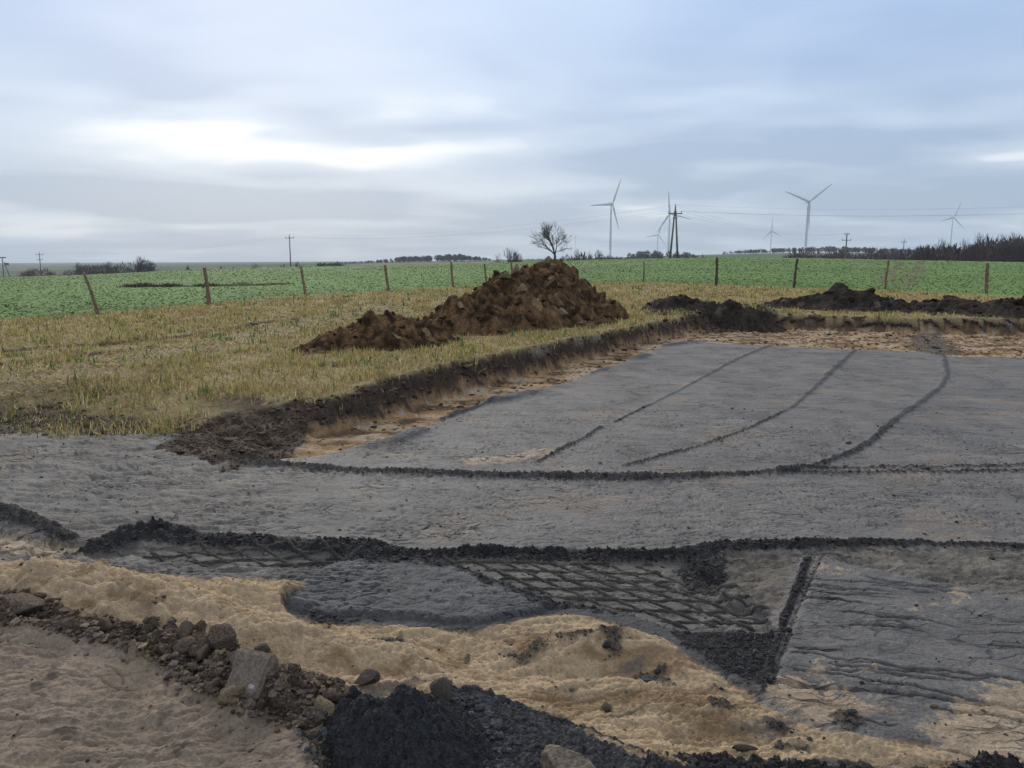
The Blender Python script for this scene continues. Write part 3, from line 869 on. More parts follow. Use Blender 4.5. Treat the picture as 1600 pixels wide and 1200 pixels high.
def ground_part(zid, name, mat, kind='structure'):
    f = q[fz == zid]
    used = np.unique(f)
    remap = np.zeros(NR * NA, np.int32); remap[used] = np.arange(len(used), dtype=np.int32)
    o = mesh_np(name, V[used], remap[f], mat, None, True, CF[used], {'rough': RF[used]})
    o.data.normals_split_custom_set_from_vertices(NRM[used].astype(np.float32))
    if kind: o['kind'] = kind
    return o


ground_part(0, 'far_land', M_FAR)
ground_part(5, 'crop_field', M_CROP)
ground_part(4, 'grass_verge', M_VERGE)
ground_part(3, 'pit_soil', M_SOIL)
ground_part(1, 'gravel_pad', M_PAD)
ground_part(2, 'sand', M_SAND)
ground_part(7, 'loose_gravel', M_LOOSE)
ground_part(6, 'dirt_road', M_ROAD)
bank = ground_part(8, 'soil_bank', M_SOIL, None)
tag(bank, 'low crumbly bank of brown soil between the dirt road and the sand', 'soil bank')
#@@THINGS@@
# ------------------------------------------------------------------ small mesh builder
class MB:
    def __init__(s): s.v, s.f = [], []
    def tube(s, p0, p1, r0, r1, n=8, caps=True):
        p0, p1 = Vector(p0), Vector(p1); d = (p1 - p0)
        if d.length < 1e-6: return s
        d.normalize(); a = d.orthogonal().normalized(); b = d.cross(a); k = len(s.v)
        for p, r in ((p0, r0), (p1, r1)):
            for i in range(n):
                t = 2 * math.pi * i / n
                s.v.append(tuple(p + a * (math.cos(t) * r) + b * (math.sin(t) * r)))
        for i in range(n):
            j = (i + 1) % n
            s.f += [(k + i, k + j, k + n + j), (k + i, k + n + j, k + n + i)]
        if caps:
            for o, rev in ((k, True), (k + n, False)):
                for i in range(1, n - 1):
                    s.f.append((o, o + i + 1, o + i) if rev else (o, o + i, o + i + 1))
        return s
    def path(s, pts, r, n=6):
        for a, b in zip(pts[:-1], pts[1:]): s.tube(a, b, r, r, n, False)
        return s
    def box(s, c, sx, sy, sz, rz=0.0):
        k = len(s.v); co, si = math.cos(rz), math.sin(rz)
        for dz in (-1, 1):
            for dx, dy in ((-1, -1), (1, -1), (1, 1), (-1, 1)):
                x_, y_ = dx * sx / 2, dy * sy / 2
                s.v.append((c[0] + x_ * co - y_ * si, c[1] + x_ * si + y_ * co, c[2] + dz * sz / 2))
        for q_ in ((0, 3, 2, 1), (4, 5, 6, 7), (0, 1, 5, 4), (1, 2, 6, 5), (2, 3, 7, 6), (3, 0, 4, 7)):
            a, b, c_, d = [k + i for i in q_]; s.f += [(a, b, c_), (a, c_, d)]
        return s
    def build(s, name, mat, parent=None, smooth=False):
        return mesh_np(name, np.array(s.v), np.array(s.f), mat, parent, smooth)


def ico(sub):
    import bmesh
    bm = bmesh.new(); bmesh.ops.create_icosphere(bm, subdivisions=sub, radius=1.0)
    v_ = np.array([p.co[:] for p in bm.verts]); f_ = np.array([[p.index for p in q_.verts] for q_ in bm.faces]); bm.free()
    return v_, f_


ICO2, ICO3, ICO4 = ico(2), ico(3), ico(4)


def lump_mesh(seed, base=ICO3, rough=0.35, facet=0.5):
    """an uneven clod: sphere cut by random planes, then roughened"""
    r_ = np.random.default_rng(seed); v_, f_ = base
    v_ = v_.copy()
    for _ in range(9):
        n_ = r_.normal(size=3); n_ /= np.linalg.norm(n_); h_ = r_.uniform(0.40, 0.80)
        d = v_ @ n_ - h_
        v_ = v_ - np.outer(np.maximum(d, 0) * facet, n_) * 1.4
    n = fbm3(v_ * 1.0 + seed * 3.1, 1.6, 4, seed)
    n2 = fbm3(v_ * 1.0 + seed, 5.0, 4, seed + 5)
    v_ = v_ * (1 + rough * n + (0.05 + 0.22 * rough) * n2)[:, None]
    return v_, f_


# ------------------------------------------------------------------ mounds of dug soil
def soil_color(p, pal, seed):
    a = fbm3(p, 1.5, 3, seed); b_ = fbm3(p, 6.0, 3, seed + 9); c_ = noise3(p * 2.3, seed + 20)
    col = np.tile(np.array(pal[0]), (len(p), 1))
    t = np.clip(0.45 + a * 1.1 + b_ * 1.6, 0, 1)[:, None]
    col = col * (1 - t) + np.array(pal[1]) * t
    t = sstep(0.42, 0.6, c_ + 0.4 * b_)[:, None]
    return col * (1 - t * 0.8) + np.array(pal[2]) * t * 0.8


M_MOUND = mat_attr('dug_soil', 24, 0.6, 1.0, 0.12, scale2=8, amt2=0.4, spec=0.15)
BROWN = ((0.038, 0.021, 0.010), (0.225, 0.126, 0.057), (0.34, 0.22, 0.115))
BLACK = ((0.024, 0.018, 0.013), (0.066, 0.048, 0.034), (0.15, 0.11, 0.075))
MOUNDS = []


def mound(name, spine, label, cat, res, pal, seed, nclod, clod_r, group=None, lump=1.0):
    sp = []
    for (px_, py_, d, hw) in spine:
        p = AT(px_, py_, d); sp.append((p[0], p[1], p[2], hw))
    sp = np.array(sp)
    t0 = np.linspace(0, len(sp) - 1, 14 * len(sp))
    den = np.stack([np.interp(t0, range(len(sp)), sp[:, k]) for k in range(4)], 1)
    hw = sp[:, 3].max()
    x0, x1 = sp[:, 0].min() - hw - .3, sp[:, 0].max() + hw + .3; y0, y1 = sp[:, 1].min() - hw - .3, sp[:, 1].max() + hw + .3
    nx, ny = int((x1 - x0) / res) + 1, int((y1 - y0) / res) + 1
    gx, gy = np.meshgrid(np.linspace(x0, x1, nx), np.linspace(y0, y1, ny), indexing='ij')
    base, _, _ = gz_many(gx.ravel(), gy.ravel()); base = base.reshape(gx.shape)
    b0, _, _ = gz_many(den[:, 0], den[:, 1])
    h = np.full(gx.shape, -1.0)
    wob = fbm(gx, gy, 1.1, 3, seed) * 0.30
    for (a, b_, c_, w_), g0 in zip(den, b0):
        d = np.hypot(gx - a, gy - b_) / w_ + wob
        h = np.maximum(h, (c_ - g0) * np.minimum(1.03, (1.08 - d) ))
    L = lump
    cl = crumbs(gx + .1 * wob, gy, 2.2, seed + 1); cm_ = crumbs(gx, gy, 5.0, seed + 2); cs = crumbs(gx, gy, 11.0, seed + 3)
    n_ = fbm(gx, gy, 2.0, 4, seed + 4)
    edge = np.clip(h * 3 + 0.3, 0, 1)
    hh = h + edge * L * (cl * 0.12 + cm_ * 0.12 + cs * 0.09 + n_ * 0.24 - 0.17)
    vz = base + hh
    pts = np.stack([gx, gy, vz], -1).reshape(-1, 3)
    hv = noise3(pts * 2.4, seed + 6); hv2 = noise3(pts * 2.4 + 40, seed + 7)
    e = edge.ravel() * 0.16 * L
    pts[:, 0] += hv * e; pts[:, 1] += hv2 * e
    ok = (hh > -0.06).ravel()
    ii = np.arange(nx * ny).reshape(nx, ny)
    f_ = np.stack([ii[:-1, :-1], ii[1:, :-1], ii[1:, 1:], ii[:-1, 1:]], -1).reshape(-1, 4)
    f_ = f_[ok[f_].any(1)]
    used = np.unique(f_); rm = np.zeros(nx * ny, np.int64); rm[used] = np.arange(len(used))
    low = pts[used]
    o = mesh_np(name, low, rm[f_], M_MOUND, None, True, soil_color(low, pal, seed))
    tag(o, label, cat, group)
    rs = np.random.default_rng(seed)
    good = np.where((hh > 0.03).ravel())[0]
    MOUNDS.append((gx.ravel()[good], gy.ravel()[good]))
    for k in range(nclod):
        p = pts[rs.choice(good)]
        cd = CLODS[pal is BLACK][rs.integers(6)]
        c = bpy.data.objects.new('clod', cd); COL.objects.link(c)
        sz = 0.62 * clod_r * rs.lognormal(0, 0.75)
        c.scale = (sz * rs.uniform(.8, 1.4), sz * rs.uniform(.8, 1.2), sz * rs.uniform(.5, .9))
        c.location = p + np.array((0, 0, sz * 0.12)); c.rotation_euler = rs.uniform(-1, 1, 3) * (0.5, 0.5, 3.1)
        c.parent = o
    return o, pts, good


CLODS = {}
for blk in (False, True):
    CLODS[blk] = []
    for k in range(6):
        v_, f_ = lump_mesh(40 + k, ICO3, 0.5, 0.6)
        pal = BLACK if blk else BROWN
        tmp = mesh_np('clod_source', v_, f_, M_MOUND, None, True, soil_color(v_ * 0.15 + k * 3.3, pal, 60 + k))
        CLODS[blk].append(tmp.data); bpy.data.objects.remove(tmp)

big, bp_, bg_ = mound('soil_mound', [(700, 500, 18.6, 0.8), (728, 462, 19.0, 1.2), (750, 466, 19.4, 1.3), (785, 438, 20.6, 1.9), (812, 423, 21.5, 2.2), (838, 426, 22.6, 2.2), (864, 411, 24.0, 2.1), (886, 424, 25.0, 1.55), (908, 448, 26.0, 1.0), (926, 470, 27.0, 0.5)],
      'large two-peaked mound of freshly dug dark brown soil on the stubble', 'soil mound', 0.045, BROWN, 501, 190, 0.075)
mound('soil_mound', [(505, 535, 15.0, 0.6), (535, 515, 15.2, 0.8), (575, 487, 15.6, 0.95), (605, 493, 15.8, 0.95), (640, 500, 16.0, 0.85), (672, 518, 16.4, 0.7)],
      'small low heap of brown soil beside the tall mound', 'soil mound', 0.03, BROWN, 521, 120, 0.055, lump=0.7)
mound('soil_mound', [(1228, 466, 28.6, 0.8), (1262, 463, 28.5, 1.0), (1312, 452, 28.3, 1.4), (1345, 455, 28.2, 1.4), (1385, 466, 28.0, 1.2), (1425, 476, 27.6, 1.0)],
      'long low heap of black topsoil behind the far edge of the pit', 'soil mound', 0.045, BLACK, 541, 70, 0.075, lump=0.6)
mound('soil_mound', [(1415, 484, 26.8, 0.9), (1460, 470, 26.8, 1.2), (1492, 465, 26.8, 1.3), (1525, 474, 26.5, 1.1)],
      'rounded black topsoil heap beside the long one, near a fence post', 'soil mound', 0.045, BLACK, 561, 45, 0.075, lump=0.6)
mound('soil_mound', [(1515, 486, 25.6, 0.9), (1560, 472, 25.4, 1.2), (1605, 464, 25.2, 1.5), (1680, 464, 25.0, 1.6)],
      'steep black topsoil heap running out of view along the pit edge', 'soil mound', 0.045, BLACK, 581, 50, 0.075, lump=0.6)
mound('soil_mound', [(1035, 466, 26.5, 0.7), (1070, 464, 26.5, 0.8), (1110, 470, 26.0, 0.8), (1150, 478, 25.5, 0.7), (1195, 488, 25.0, 0.7)],
      'flattened black soil ridge at the far left corner of the pit', 'soil mound', 0.045, BLACK, 601, 50, 0.07, lump=0.5)
# pale sandy lumps in the big mound
v_, f_ = lump_mesh(77, ICO3, 0.35, 0.8)
M_PALE = mat_plain('pale_sandy_lump', (0.25, 0.175, 0.11), 0.95, 9, 0.3, 0.5, 0.1)
pale = None
PALE = [(815, 452, .22), (876, 488, .20), (858, 408, .22), (806, 423, .24), (790, 432, .18), (720, 478, .15), (905, 505, .12), (868, 462, .13)]
bpx = 800 + (bp_[:, 0] / (bp_[:, 1] * CP - (bp_[:, 2] - H) * SP)) * F
bpy_ = 600 - ((bp_[:, 1] * SP + (bp_[:, 2] - H) * CP) / (bp_[:, 1] * CP - (bp_[:, 2] - H) * SP)) * F
for (qx, qy, sz) in PALE:
    d2 = (bpx - qx) ** 2 + (bpy_ - qy) ** 2 + bp_[:, 1] * 3
    p = bp_[np.argmin(d2)]
    if pale is None:
        c = mesh_np('pale_lump', v_, f_, M_PALE, big, True); pale = c.data
    else:
        c = bpy.data.objects.new('pale_lump', pale); COL.objects.link(c); c.parent = big
    c.location = p; c.scale = (sz * 1.2, sz, sz * 0.55); c.rotation_euler = (0.5, qx % 1.3, qx % 3.1)

# ------------------------------------------------------------------ gravel pile at the front
def gravel_pile():
    ax, ay = W(634, 1070, 0.34); rad = 0.40; n = 230
    gx, gy = np.meshgrid(np.linspace(-rad, rad, n), np.linspace(-rad, rad, n), indexing='ij')
    d = np.hypot(gx * 0.95, gy) * (1 + 0.12 * fbm(gx, gy, 2.0, 2, 700))
    top = 0.34 - gz(ax, ay)
    h = top * (1 - d / (rad * 0.92)); h = np.minimum(h, top * 0.93 - 0.22 * d)
    base, _, _ = gz_many((gx + ax).ravel(), (gy + ay).ravel()); base = base.reshape(gx.shape)
    h = h + fbm(gx, gy, 4.0, 3, 701) * 0.016
    hh = h + (h > -0.02) * (crumbs(gx, gy, 40, 702) * 0.008 + crumbs(gx, gy, 75, 703) * 0.007 - 0.006)
    z_ = base + hh
    pts = np.stack([gx, gy, z_ - base.mean()], -1).reshape(-1, 3)
    ii = np.arange(n * n).reshape(n, n)
    f_ = np.stack([ii[:-1, :-1], ii[1:, :-1], ii[1:, 1:], ii[:-1, 1:]], -1).reshape(-1, 4)
    ok = (hh > -0.03).ravel(); f_ = f_[ok[f_].any(1)]
    used = np.unique(f_); rm = np.zeros(n * n, np.int64); rm[used] = np.arange(len(used))
    k = 1 + 0.5 * fbm(gx, gy, 30, 2, 705).ravel()
    col = np.outer(k, (0.040, 0.039, 0.040))
    o = mesh_np('gravel_pile', pts[used], rm[f_], M_LOOSE, None, True, col[used], {'rough': np.full(len(used), 0.7)})
    o.location = (ax, ay, base.mean())
    tag(o, 'small pointed pile of fine dark grey gravel', 'gravel pile')
    return o, ax, ay


pile, pax, pay = gravel_pile()

# pebbles and crumbs, far too many to count
def scatter_lumps(name, label, n, xs, ys, size, col, mat, seed, flat=0.7):
    rs = np.random.default_rng(seed)
    bv, bf = ICO1
    z_, _, _ = gz_many(xs, ys)
    sz = size * rs.lognormal(0, 0.45, n)
    shp = bv[None] * (1 + 0.22 * rs.normal(size=(n, len(bv), 1)))
    shp = shp * (np.stack([rs.uniform(.8, 1.3, n), rs.uniform(.8, 1.2, n), rs.uniform(.5, 1, n) * flat], 1)[:, None] * sz[:, None, None])
    a = rs.uniform(0, 6.28, n); ca, sa = np.cos(a)[:, None], np.sin(a)[:, None]
    vx = shp[..., 0] * ca - shp[..., 1] * sa + xs[:, None]; vy = shp[..., 0] * sa + shp[..., 1] * ca + ys[:, None]
    vz = shp[..., 2] + (z_ + sz * 0.25)[:, None]
    V_ = np.stack([vx, vy, vz], -1).reshape(-1, 3)
    F_ = (bf[None] + (np.arange(n) * len(bv))[:, None, None]).reshape(-1, 3)
    cc = np.array(col)[rs.integers(len(col), size=n)] * rs.uniform(0.7, 1.3, (n, 1))
    o = mesh_np(name, V_, F_, mat, None, False, np.repeat(cc, len(bv), 0), {'rough': np.full(len(V_), 0.85)})
    tag(o, label, kind='stuff')
    return o


ICO1 = ico(1)


def pick(mask, n, seed, rmax=12.0, rmin=2.2):
    """random spots on the ground where mask (rows of the fine grid) is set, evenly over the ground"""
    rs = np.random.default_rng(seed)
    wgt = (mask * RR[:FINE] * np.gradient(R)[:FINE, None]).copy()
    wgt[(RR[:FINE] > rmax) | (RR[:FINE] < rmin) | (np.abs(AA[:FINE]) > 0.7)] = 0
    p = wgt.ravel() / wgt.sum(); k = rs.choice(p.size, n, p=p)
    return X[:FINE].ravel()[k] + rs.normal(0, 0.01, n), Y[:FINE].ravel()[k] + rs.normal(0, 0.01, n)


xs, ys = pick((LOOSE > 0.5) * (1 - 0.92 * k1) * (1 - 0.85 * sstep(6.3, 7.2, np.hypot(x, y))), 5500, 801)
scatter_lumps('gravel_crumbs', 'scattered crumbs of dark loose gravel', 5500, xs, ys, 0.0070, [(0.05, 0.048, 0.047), (0.08, 0.076, 0.072), (0.035, 0.034, 0.034)], M_LOOSE, 802)
xs, ys = pick(np.clip(LOOSE * (1 - LOOSE) * 4, 0, 1) + 0.05 * padf + 0.10 * sand * (a_mid > 0.15), 2600, 803)
scatter_lumps('gravel_specks', 'stray dark gravel specks on the pad and sand', 2600, xs, ys, 0.0065, [(0.06, 0.057, 0.055), (0.10, 0.09, 0.08)], M_LOOSE, 804)
xs, ys = pick((bank_m > 0.5) * 1.0 + 0.12 * np.clip(gb, 0, 1) * (road > 0.5), 6000, 805)
scatter_lumps('soil_crumbs', 'small brown soil crumbs over the bank', 6000, xs, ys, 0.010, [(0.11, 0.082, 0.06), (0.15, 0.112, 0.082), (0.075, 0.056, 0.042), (0.22, 0.16, 0.10)], M_SOIL, 806)
xs, ys = pick((cm > 0.5)[:FINE] * 1.0, 1500, 807)
scatter_lumps('soil_crumbs', 'dark crumbs of churned soil in the pit corner', 1500, xs, ys, 0.010, [(0.07, 0.05, 0.036), (0.12, 0.085, 0.06)], M_SOIL, 808)
rs = np.random.default_rng(809); an = rs.uniform(0, 6.28, 900); rd = rs.uniform(0.31, 0.47, 900)
scatter_lumps('pile_pebbles', 'small dark pebbles rolled to the foot of the gravel pile', 900, pax + np.cos(an) * rd, pay + np.sin(an) * rd, 0.009, [(0.06, 0.06, 0.064), (0.09, 0.09, 0.095)], M_LOOSE, 810)
def tread_print(poly_px, zg, dirs, name, label, cols, seed):
    rs = np.random.default_rng(seed); pg = WP(poly_px, zg); mb_v, mb_f, mb_c = [], [], []; k0 = 0
    cx, cy = pg.mean(0); nseg = 6
    for (a_, sp) in dirs:
        d = np.array((math.cos(a_), math.sin(a_))); nn = np.array((-d[1], d[0]))
        for k in range(-40, 41):
            t = np.arange(-3.2, 3.2, 0.03)
            off = k * sp + 0.012 * noise2(t * 2.2, t * 0 + k * 1.7, seed) + 0.006 * noise2(t * 9, t * 0 + k * 2.3, seed + 1)
            px_ = cx + d[0] * t + nn[0] * off; py_ = cy + d[1] * t + nn[1] * off
            ins = sdist(px_, py_, pg) + 0.06 * noise2(px_ * 4, py_ * 4, seed + 2) < 0
            ins &= noise2(px_ * 1.6, py_ * 1.6, seed + 5) > -0.55
            if ins.sum() < 3: continue
            z_, _, _ = gz_many(px_, py_)
            r = 0.0125 * (1 + 0.35 * noise2(t * 12, t * 0 + k, seed + 3) + 0.35 * noise2(t * 2, t * 0 + k, seed + 4))
            cut = np.where(np.diff(np.concatenate([[0], ins.astype(int), [0]])))[0]
            for s0, s1 in zip(cut[::2], cut[1::2]):
                if s1 - s0 < 3: continue
                ring = []
                for q_ in range(s0, s1):
                    rr_ = r[q_] * (0.4 if q_ in (s0, s1 - 1) else 1)
                    for m_ in range(nseg):
                        th = math.pi * (m_ / (nseg - 1)); jit = rs.uniform(.85, 1.15)
                        ring.append((px_[q_] + nn[0] * math.cos(th) * rr_ * 1.25 * jit, py_[q_] + nn[1] * math.cos(th) * rr_ * 1.25 * jit, z_[q_] - 0.006 + math.sin(th) * rr_ * 1.7 * jit))
                m = s1 - s0
                for i in range(m - 1):
                    for q_ in range(nseg - 1):
                        b_ = k0 + i * nseg + q_; mb_f.append((b_, b_ + 1, b_ + nseg + 1, b_ + nseg))
                mb_v += ring; k0 += len(ring)
    V_ = np.array(mb_v)
    g = 1 + 0.35 * noise3(V_ * 9, seed) + 0.25 * noise3(V_ * 40, seed + 1)
    w_ = np.clip(0.5 + noise3(V_ * 1.5, seed + 2), 0, 1)[:, None]
    c = (np.array(cols[0]) * (1 - w_) + np.array(cols[1]) * w_) * g[:, None]
    o = mesh_np(name, V_, np.array(mb_f), M_SOIL, None, True, np.clip(c, .01, 1))
    tag(o, label, kind='stuff')


tread_print([(690, 874), (800, 874), (1060, 886), (1140, 920), (1205, 948), (1200, 990), (1040, 978), (900, 945), (790, 908)], -0.03, ((math.radians(-3), 0.15), (math.radians(-47), 0.135)),
            'tread_print', 'raised lattice of a tyre tread print in grey soil', ((0.058, 0.049, 0.040), (0.088, 0.075, 0.06)), 821)
tread_print([(200, 872), (300, 856), (440, 852), (560, 868), (545, 888), (470, 897), (390, 892), (260, 884)], -0.03, ((math.radians(10), 0.17), (math.radians(-42), 0.15)),
            'tread_print', 'raised tyre tread print in dark soil behind the sand ridge', ((0.050, 0.045, 0.038), (0.08, 0.07, 0.058)), 825)
tread_print([(-100, 838), (60, 852), (110, 866), (60, 870), (-100, 866)], 0.0, ((math.radians(14), 0.13), (math.radians(-40), 0.13)),
            'tread_print', 'tyre tread print pressed into pale sandy soil', ((0.30, 0.23, 0.16), (0.22, 0.17, 0.125)), 829)


def pick_far(mask, n, seed):
    rs = np.random.default_rng(seed); wgt = mask * (np.abs(AA[:NEAR]) < 0.7) * np.gradient(R)[:NEAR, None] * RR[:NEAR]
    p = wgt.ravel() / wgt.sum(); k = rs.choice(p.size, n, p=p)
    return xn.ravel()[k] + rs.normal(0, .03, n), yn.ravel()[k] + rs.normal(0, .03, n)


xs, ys = pick_far(tw * (t_pit > 0.25) * sstep(360, 560, P) * (1 + 1.5 * sstep(1050, 1150, P)), 3200, 831)
scatter_lumps('wall_clods', 'dark soil lumps breaking out of the cut wall', 3200, xs, ys, 0.020, [(0.05, 0.034, 0.022), (0.085, 0.058, 0.037), (0.035, 0.025, 0.017), (0.15, 0.10, 0.06)], M_SOIL, 832)
xs, ys = pick_far(floor_m * sstep(420, 600, P), 2600, 833)
scatter_lumps('floor_clods', 'brown and sandy lumps littering the pit floor', 2600, xs, ys, 0.024, [(0.10, 0.062, 0.035), (0.30, 0.19, 0.10), (0.07, 0.045, 0.028), (0.36, 0.26, 0.16)], M_SOIL, 834, 0.5)
xs, ys = pick_far(cm2, 900, 835)
scatter_lumps('corner_clods', 'black lumps on the disturbed far corner of the pit', 900, xs, ys, 0.04, [(0.045, 0.032, 0.022), (0.075, 0.052, 0.035)], M_SOIL, 836)
xs, ys = pick_far(bare * (t_pit > 0.5) + 1.5 * lsoil * sstep(9.0, 9.3, np.hypot(xn, yn)), 2800, 837)
scatter_lumps('verge_clods', 'dark soil crumbs in the ruts of the stubble', 2800, xs, ys, 0.014, [(0.07, 0.05, 0.034), (0.11, 0.078, 0.052)], M_SOIL, 838)
# clods that make up the bank, each its own piece
xs, ys = pick((bank_m > 0.6) * 1.0, 150, 811)
M_CLOD = mat_plain('dry_brown_clod', (0.13, 0.097, 0.072), 0.95, 9, 0.45, 1.0, 0.05)
M_CLODY = mat_plain('yellow_brown_clod', (0.19, 0.14, 0.088), 0.95, 9, 0.3, 0.8, 0.1)
bank_meshes = []
for k in range(6):
    v_, f_ = lump_mesh(90 + k, ICO3, 0.85, 0.8)
    t = mesh_np('clod', v_, f_, M_CLODY if k == 5 else M_CLOD, None, True); bank_meshes.append(t.data); bpy.data.objects.remove(t)
rs = np.random.default_rng(812)
for k in range(150):
    c = bpy.data.objects.new('clod', bank_meshes[rs.integers(6)]); COL.objects.link(c)
    sz = 0.022 * rs.lognormal(0, 0.55)
    c.location = (xs[k], ys[k], gz(xs[k], ys[k]) + sz * 0.15); c.scale = (sz * 1.2, sz, sz * 0.8); c.rotation_euler = rs.uniform(-3, 3, 3)
    c.parent = bank

# ------------------------------------------------------------------ single stones and clods
M_STONE = mat_plain('tan_fieldstone', (0.25, 0.195, 0.145), 0.9, 9, 0.3, 1.0, 0.15, col2=(0.115, 0.085, 0.06))
M_BLOCK = mat_plain('muddy_concrete', (0.215, 0.17, 0.13), 0.95, 70, 0.25, 1.0, 0.15, col2=(0.125, 0.095, 0.072))
M_GREYS = mat_plain('dark_clod', (0.105, 0.085, 0.068), 0.95, 12, 0.35, 0.9, 0.1)
M_WHITE = mat_plain('white_lime', (0.44, 0.43, 0.41), 0.95, 4, 0.3, col2=(0.2, 0.17, 0.14))


def rock(name, px_, py_, zg, size, mat, label, cat, seed, rz=0.0, rough=0.3, facet=0.7, sink=0.3, base=ICO4, group=None):
    x_, y_ = W(px_, py_, zg)
    v_, f_ = lump_mesh(seed, base, rough, facet)
    o = mesh_np(name, v_, f_, mat, None, True); o.scale = size
    o.location = (x_, y_, gz(x_, y_) + size[2] * (1 - 2 * sink)); o.rotation_euler = (0, 0, rz)
    return tag(o, label, cat, group)


rock('boulder', 888, 1186, 0.12, (0.175, 0.115, 0.10), M_STONE, 'tan fieldstone with a pale top, half bedded in dark gravel', 'stone', 901, 0.2, 0.34, 1.0, 0.25)
rock('soil_clod', 28, 932, 0.22, (0.15, 0.11, 0.10), M_CLOD, 'big rounded brown clod lying against the sand ridge', 'clod', 902, 0.1, 0.25, 0.6, 0.25)
rock('soil_clod', 8, 952, 0.2, (0.09, 0.08, 0.07), M_CLOD, 'mid-sized brown clod beside the biggest rounded clod', 'clod', 903, 0.6, 0.35, 0.6, 0.3)
rock('soil_clod', 690, 1074, 0.12, (0.062, 0.06, 0.075), M_GREYS, 'dark brown clod leaning on the pointed gravel pile', 'clod', 904, 0.3, 0.3, 0.6, 0.2)
rock('soil_clod', 574, 1046, 0.12, (0.075, 0.05, 0.042), M_GREYS, 'flat dark clod on the sand behind the gravel pile', 'clod', 905, 0.1, 0.35, 0.6, 0.25)
rock('soil_clod', 632, 1054, 0.12, (0.055, 0.045, 0.04), M_CLOD, 'small brown clod between the flat dark clod and the pile', 'clod', 906, 0.7, 0.35, 0.6, 0.25)
rock('soil_clod', 345, 1000, 0.22, (0.10, 0.07, 0.10), M_CLOD, 'brown clod propped behind the upright concrete chunk', 'clod', 907, 0.5, 0.3, 0.7, 0.25)
rock('soil_clod', 405, 990, 0.22, (0.055, 0.045, 0.04), M_GREYS, 'dark crumbly clod at the top end of the concrete chunk', 'clod', 908, 0.5, 0.5, 0.5, 0.25)
rock('soil_clod', 290, 1000, 0.18, (0.075, 0.06, 0.05), M_CLOD, 'smooth brown clod at the sand ridge foot', 'clod', 909, 1.1, 0.25, 0.5, 0.3)
rock('soil_clod', 210, 1003, 0.18, (0.095, 0.05, 0.04), M_CLOD, 'long brown clod lying along the bank', 'clod', 910, -0.4, 0.35, 0.6, 0.3)
rock('soil_clod', 360, 1092, 0.2, (0.07, 0.05, 0.05), M_CLODY, 'yellowish sandy clod at the foot of the concrete chunk', 'clod', 911, 0.4, 0.45, 0.5, 0.3)
rock('stone', 1460, 1102, 0.05, (0.022, 0.015, 0.012), M_STONE, 'small tan stone lying on a crack of the grey slab', 'stone', 912, 0.2, 0.2, 0.6, 0.2, ICO3)
rock('stone', 1325, 693, 0.0, (0.045, 0.035, 0.03), M_GREYS, 'lone dark lump beside a curved gravel ridge on the pad', 'stone', 913, 0.2, 0.3, 0.6, 0.25, ICO3)
rock('stone', 1362, 849, 0.06, (0.05, 0.03, 0.025), M_STONE, 'pale stone on the dark berm by the grey slab', 'stone', 914, 0.2, 0.3, 0.6, 0.2, ICO3)
rock('stone', 918, 1037, 0.08, (0.030, 0.022, 0.016), M_STONE, 'flat pale stone on the sand', 'stone', 915, 0.2, 0.2, 0.6, 0.2, ICO3)
rock('stone', 936, 1034, 0.08, (0.020, 0.016, 0.014), mat_plain('grey_stone', (0.22, 0.22, 0.23), 0.8, 12, 0.2), 'small grey stone touching the flat pale one', 'stone', 916, 0.2, 0.25, 0.6, 0.2, ICO3)
rock('soil_clod', 948, 1080, 0.08, (0.030, 0.026, 0.024), M_CLOD, 'small round brown clod on the sand near the dark strip', 'clod', 917, 0.2, 0.3, 0.6, 0.25, ICO3)
rock('soil_clod', 800, 1190, 0.14, (0.05, 0.045, 0.04), M_CLODY, 'crumbly clod beside the tan fieldstone', 'clod', 918, 0.2, 0.5, 0.6, 0.3, ICO3)
rock('soil_clod', 1228, 1190, 0.1, (0.030, 0.026, 0.026), M_CLOD, 'round brown clod in the black soil strip', 'clod', 919, 0.2, 0.3, 0.5, 0.2, ICO3)
rock('soil_clod', 1462, 1172, 0.08, (0.035, 0.022, 0.02), mat_plain('orange_clod', (0.30, 0.19, 0.10), 0.95, 12, 0.3), 'orange-brown clod on the sandy end of the slab', 'clod', 920, 0.2, 0.4, 0.5, 0.25, ICO3)
rock('soil_clod', 1165, 1150, 0.08, (0.06, 0.02, 0.02), M_GREYS, 'long dark clod lying on the sand edge', 'clod', 921, -0.2, 0.3, 0.5, 0.2, ICO3)

